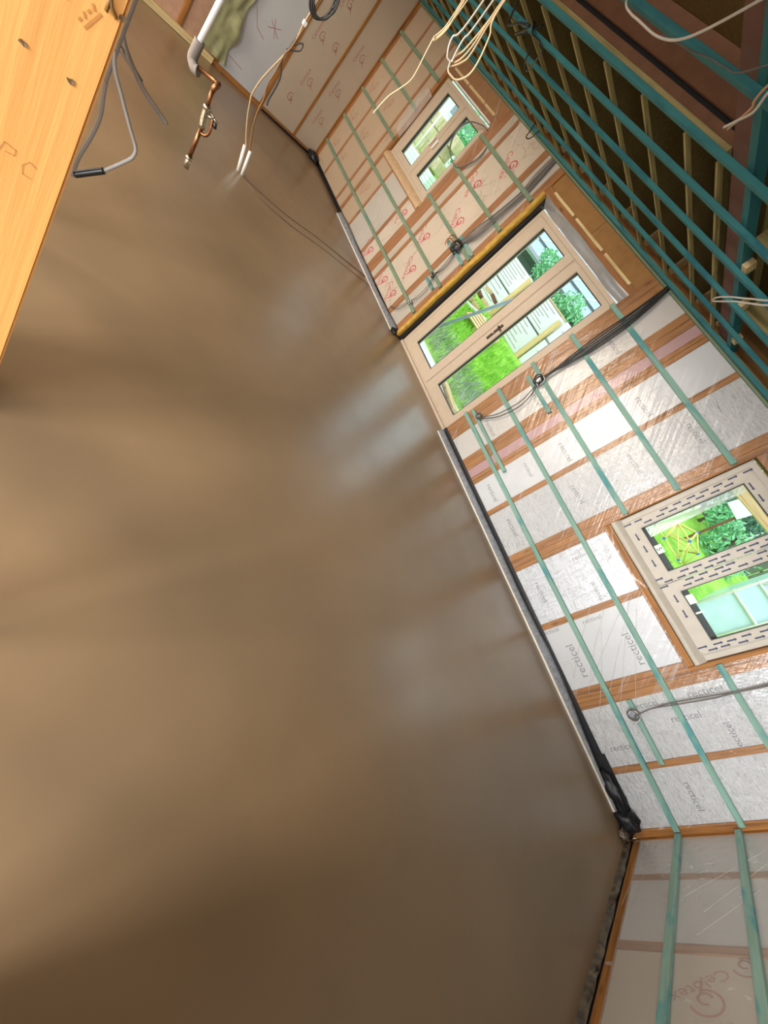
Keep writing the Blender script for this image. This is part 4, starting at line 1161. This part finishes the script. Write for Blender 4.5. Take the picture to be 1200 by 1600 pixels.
# pallet and off-cuts
pal = tag(empty('wooden_pallet', (-6.15, 7.95, gz(7.95)), (.22, 0, .4)), 'weathered wooden pallet lying on the lawn before the packs', 'pallet')
for k in range(5): box('deck_slat', YELLOWX, -.40, .40, -.36 + k * .16, -.25 + k * .16, .10, .122, pal)
for k in (-.36, 0, .36): box('bearer', YELLOWX, k - .045, k + .045, -.36, .39, 0.0, .099, pal)
random.seed(5)
spots = ['topmost', 'second', 'third', 'fourth', 'fifth', 'sixth', 'seventh', 'eighth', 'ninth', 'tenth', 'eleventh', 'lowest']
for k in range(12):
    x = -7.90 + (k % 4) * .31 + R(-.02, .02); y = 8.45 - .12 * (k // 4) ; z = gz(y) + .06 + .16 * (2 - k // 4)
    o = box('timber_offcut', YELLOWX if k % 3 else BROWNB, -R(.10, .14), R(.10, .14), -.05, .05, -.04, .04, None)
    o.location = (x, y, z + .05); o.rotation_euler = (R(-.1, .1), R(-.15, .15), R(-.35, .35))
    tag(o, 'short timber off-cut in the heap before the wrapped packs', 'timber', 'timber off-cuts heaped before the packs')
o = bar('plank', CREAM['z'], (-3.30, 5.40, -.07), (-4.0, 5.62, -.07), .14, .05); tag(o, 'pale plank lying on the gravel outside the near door leaf', 'plank')
tag(tube('metal_pole', ROOFB, [(-5.46, 6.0, -.12), (-4.45, 6.0, 1.85)], .028, None, 10, 0), 'blue grey metal pole leaning outside the far door leaf', 'pole')
tag(tube('plastic_pipe', WHITE, [(-7.35, 7.7, gz(7.7) + .05), (-6.95, 8.05, gz(8.05) + .06), (-6.6, 8.4, gz(8.4) + .06)], .045, None, 10, 4), 'white plastic pipe lying on the lawn before the packs', 'pipe')
# shrubs and shed behind the packs
def shrub(name, label, m, lobes, n, size, trunk, group=None):
    e = tag(empty(name, (0, 0, 0)), label, 'shrub' if 'shrub' in name else 'tree', group)
    leaf_cluster('foliage', m, lobes, n, size, e)
    tube('stem', BARK, trunk, .05, e, 7, 3)
shrub('garden_shrub', 'bright ivy covered shrub behind the packs, seen through the far leaf', LEAF, [((-7.6, 9.95, 2.15), (.55, .3, .35)), ((-7.2, 9.95, 1.95), (.45, .3, .35)), ((-7.9, 9.9, 2.45), (.35, .3, .25))], 1100, .042, [(-7.5, 10.0, 1.0), (-7.5, 9.95, 1.6), (-7.45, 9.95, 2.2)])
shrub('garden_shrub', 'bright ivy covered shrub behind the packs, seen through the near leaf', LEAF, [((-6.5, 9.95, 2.25), (.4, .3, .32)), ((-6.1, 9.95, 2.10), (.45, .3, .28)), ((-5.6, 9.95, 2.15), (.45, .3, .3))], 1100, .042, [(-6.1, 10.0, 1.0), (-6.1, 9.95, 1.6), (-6.15, 9.95, 2.1)])
sh = tag(empty('garden_shed', (-7.4, 11.2, 1.1)), 'dark shed with pale blue grey roof behind the shrubs', 'shed')
box('shed_wall', SHEDW, -3.2, 3.4, 0, 2.6, 0, 1.62, sh)
for k in range(5): box('cladding_board', SHEDW, -3.19, 3.39, -.022, -.002, .20 + k * .28, .46 + k * .28, sh, .006)
rf = box('roof', ROOFB, -3.5, 3.7, -.9, 2.6, 1.95, 2.02, sh, .004, (.50, 0, 0))
for k in range(9): box('roof_rib', RENDERW, -3.4 + k * .86, -3.36 + k * .86, -1.75, 1.75, .036, .055, rf)
box('gutter', STEEL, -3.5, 3.7, -.87, -.78, 1.17, 1.25, sh)
box('shed_window', PANEG, -1.4, -.7, -.05, -.023, .85, 1.45, sh)
# far garden: stone wall, white house, tree
sw = tag(empty('stone_wall', (-15.3, 10.0, 1.0)), 'tan block retaining wall seen through the far window', 'wall')
for r_ in range(4):
    for c_ in range(5):
        box('stone_block', STONE, -1.6 + c_ * .62 + (.3 if r_ % 2 else 0) - .3, -1.0 + c_ * .62 + (.3 if r_ % 2 else 0) - .3, 0, .4, r_ * .365, r_ * .365 + .352, sw, .02)
wp = tag(tube('white_post', WHITE, [(-14.98, 9.8, .9), (-15.05, 9.8, 2.6)], .035, None, 8, 0), 'white upright post in front of the tan block wall', 'post')
ho = tag(empty('neighbour_house', (-15.0, 13.0, 2.0)), 'white neighbouring house with grey window grids beyond the far window', 'house')
box('house_wall', RENDERW, -6, 3.0, 0, 4, -1, 2.6, ho)
for i in range(7):
    for j in range(2):
        wf = box('house_window', RENDERW, -4.6 + i * 1.05, -3.75 + i * 1.05, -.06, -.005, .9 + j * .85, 1.65 + j * .85, ho)
        box('window_pane', PANEG, -.36, .36, -.034, -.028, -.31, .31, wf, 0)
box('roof', ROOFB, -6.4, 3.4, -.6, 4.2, 2.9, 3.0, ho, .004, (.45, 0, 0))
box('bargeboard', WHITE, -6.4, 3.4, -.72, -.66, 1.72, 1.92, ho)
shrub('garden_tree', 'light green tree before the white house, seen through the far window', LEAF, [((-14.4, 11.2, 2.4), (.9, .6, .7)), ((-15.2, 11.0, 2.9), (.5, .5, .5)), ((-13.6, 11.1, 2.0), (.6, .5, .5))], 900, .07, [(-14.4, 11.2, 1.2), (-14.35, 11.2, 2.0), (-14.4, 11.2, 2.6)])
wb = tag(empty('stacked_boards', (-13.4, 9.4, gz(9.4))), 'stack of white boards on the lawn below the far window', 'board stack')
for k in range(6): box('white_board', RENDERW, -.9, .9, -.3, .3, -.1 + k * .095, -.012 + k * .095, wb)
# seen through the near window: climbing dome, shrubs, fence with sign, beam, greenhouse
dome = tag(empty('climbing_dome', (-.62, 10.9, gz(10.9))), 'yellow stick climbing dome with blue connectors on the lawn', 'climbing frame')
nodes = []
for k in range(6):
    a = k / 6 * 2 * PI + .3; nodes.append(Vector((.52 * math.cos(a), .52 * math.sin(a), .02)))
for k in range(5):
    a = k / 5 * 2 * PI; nodes.append(Vector((.40 * math.cos(a), .40 * math.sin(a), .38)))
nodes.append(Vector((0, 0, .58)))
ed = [(k, (k + 1) % 6) for k in range(6)] + [(6 + k, 6 + (k + 1) % 5) for k in range(5)] + [(6 + k, 11) for k in range(5)] + [(k, 6 + int(k * 5 / 6)) for k in range(6)] + [((k + 1) % 6, 6 + int(k * 5 / 6)) for k in range(6)]
for a, b in ed: tube('stick', STICK, [nodes[a], nodes[b]], .018, dome, 6, 0)
bm = bmesh.new(); bmesh.ops.create_icosphere(bm, subdivisions=1, radius=.035); cme = bpy.data.meshes.new('connector'); bm.to_mesh(cme); bm.free(); cme.materials.append(BLUEC)
for n_ in nodes: link('connector', cme, None, dome, n_)
shrub('garden_shrub', 'dense green shrub behind the climbing dome', LEAF, [((-.1, 13.2, 2.3), (.7, .4, .5)), ((-.8, 13.3, 2.5), (.5, .4, .4)), ((-.1, 13.1, 1.9), (.7, .4, .4))], 900, .06, [(-.2, 13.3, 1.7), (-.2, 13.3, 2.2), (-.25, 13.3, 2.5)])
shrub('garden_tree', 'dark green tree before the weathered fence, seen through the near window', LEAFD, [((-1.2, 14.0, 2.9), (.6, .5, .6)), ((-.6, 14.2, 3.1), (.5, .4, .4))], 900, .06, [(-1.1, 14.1, 1.9), (-1.05, 14.1, 2.5), (-1.1, 14.1, 3.0)])
fe = tag(empty('garden_fence', (0, 15.0, gz(15))), 'weathered board fence closing the garden behind the dome', 'fence')
for k in range(22): box('fence_board', FENCE, -3.2 + k * .30, -2.92 + k * .30, 0, .03, -.2, 2.0, fe, .004)
for z in (.3, 1.6): box('fence_rail', FENCE, -3.2, 3.4, .031, .08, z, z + .08, fe)
tag(box('notice_board', PACK, -1.02, -.60, 11.95, 11.98, 2.62, 2.95, None, .004, (0, .12, 0)), 'white notice panel hanging before the dark fence', 'sign')
tag(box('notice_post', BROWNB, -.70, -.64, 11.99, 12.05, 1.4, 3.0), 'thin brown post behind the white notice panel', 'post')
tag(box('canopy_beam', YELLOWX, -1.1, 1.6, 6.9, 6.98, 2.36, 2.50, None, .004, (0, -.06, 0)), 'sawn yellow canopy beam outside the near window head', 'beam')
gh = tag(empty('greenhouse', (.62, 10.0, gz(10.0))), 'pale blue sheeted greenhouse with white tube frame on the lawn', 'greenhouse')
box('side_sheet', GREENH, 0, 2.6, 0, .02, 0, 2.2, gh)
box('end_sheet', GREENH, 0, .02, .021, 2.0, 0, 2.2, gh)
for z in (.75, 1.15, 2.2): tube('frame_tube', WHITE, [(-.03, -.03, z), (2.6, -.03, z)], .03, gh, 8, 0)
for x in (0, .65, 1.3, 1.95): tube('frame_tube', WHITE, [(x, -.035, -.1), (x, -.035, 2.22)], .025, gh, 8, 0)
tube('frame_tube', WHITE, [(0, -.03, 1.15), (.65, -.03, 2.2)], .025, gh, 8, 0)
tag(box('turquoise_board', TURQ, .70, .95, 9.0, 9.03, gz(9) + .02, gz(9) + .34, None, .004, (.3, 0, 0)), 'turquoise board leaning on the lawn before the greenhouse', 'board')
o = rag('plastic_bag', POLY_BAG if 'POLY_BAG' in globals() else plain('pale_bag', srgb(206, 226, 190), .5, var=.1), (.55, 8.6, gz(8.6) + .22), .20, None, 9, (1.2, .8, 1)); tag(o, 'crumpled pale plastic bag on the lawn outside the near window', 'bag')
tag(tube('garden_hose', CABLE_G, [(.72, 8.5, gz(8.5) + .15), (.80, 8.1, gz(8.1) + .05), (.78, 7.6, gz(7.6) + .03), (.70, 7.2, gz(7.2) + .05), (.76, 6.9, gz(6.9) + .03)], .012, None, 6, 6), 'dark thin hose trailing over the lawn from the plastic bag', 'hose')
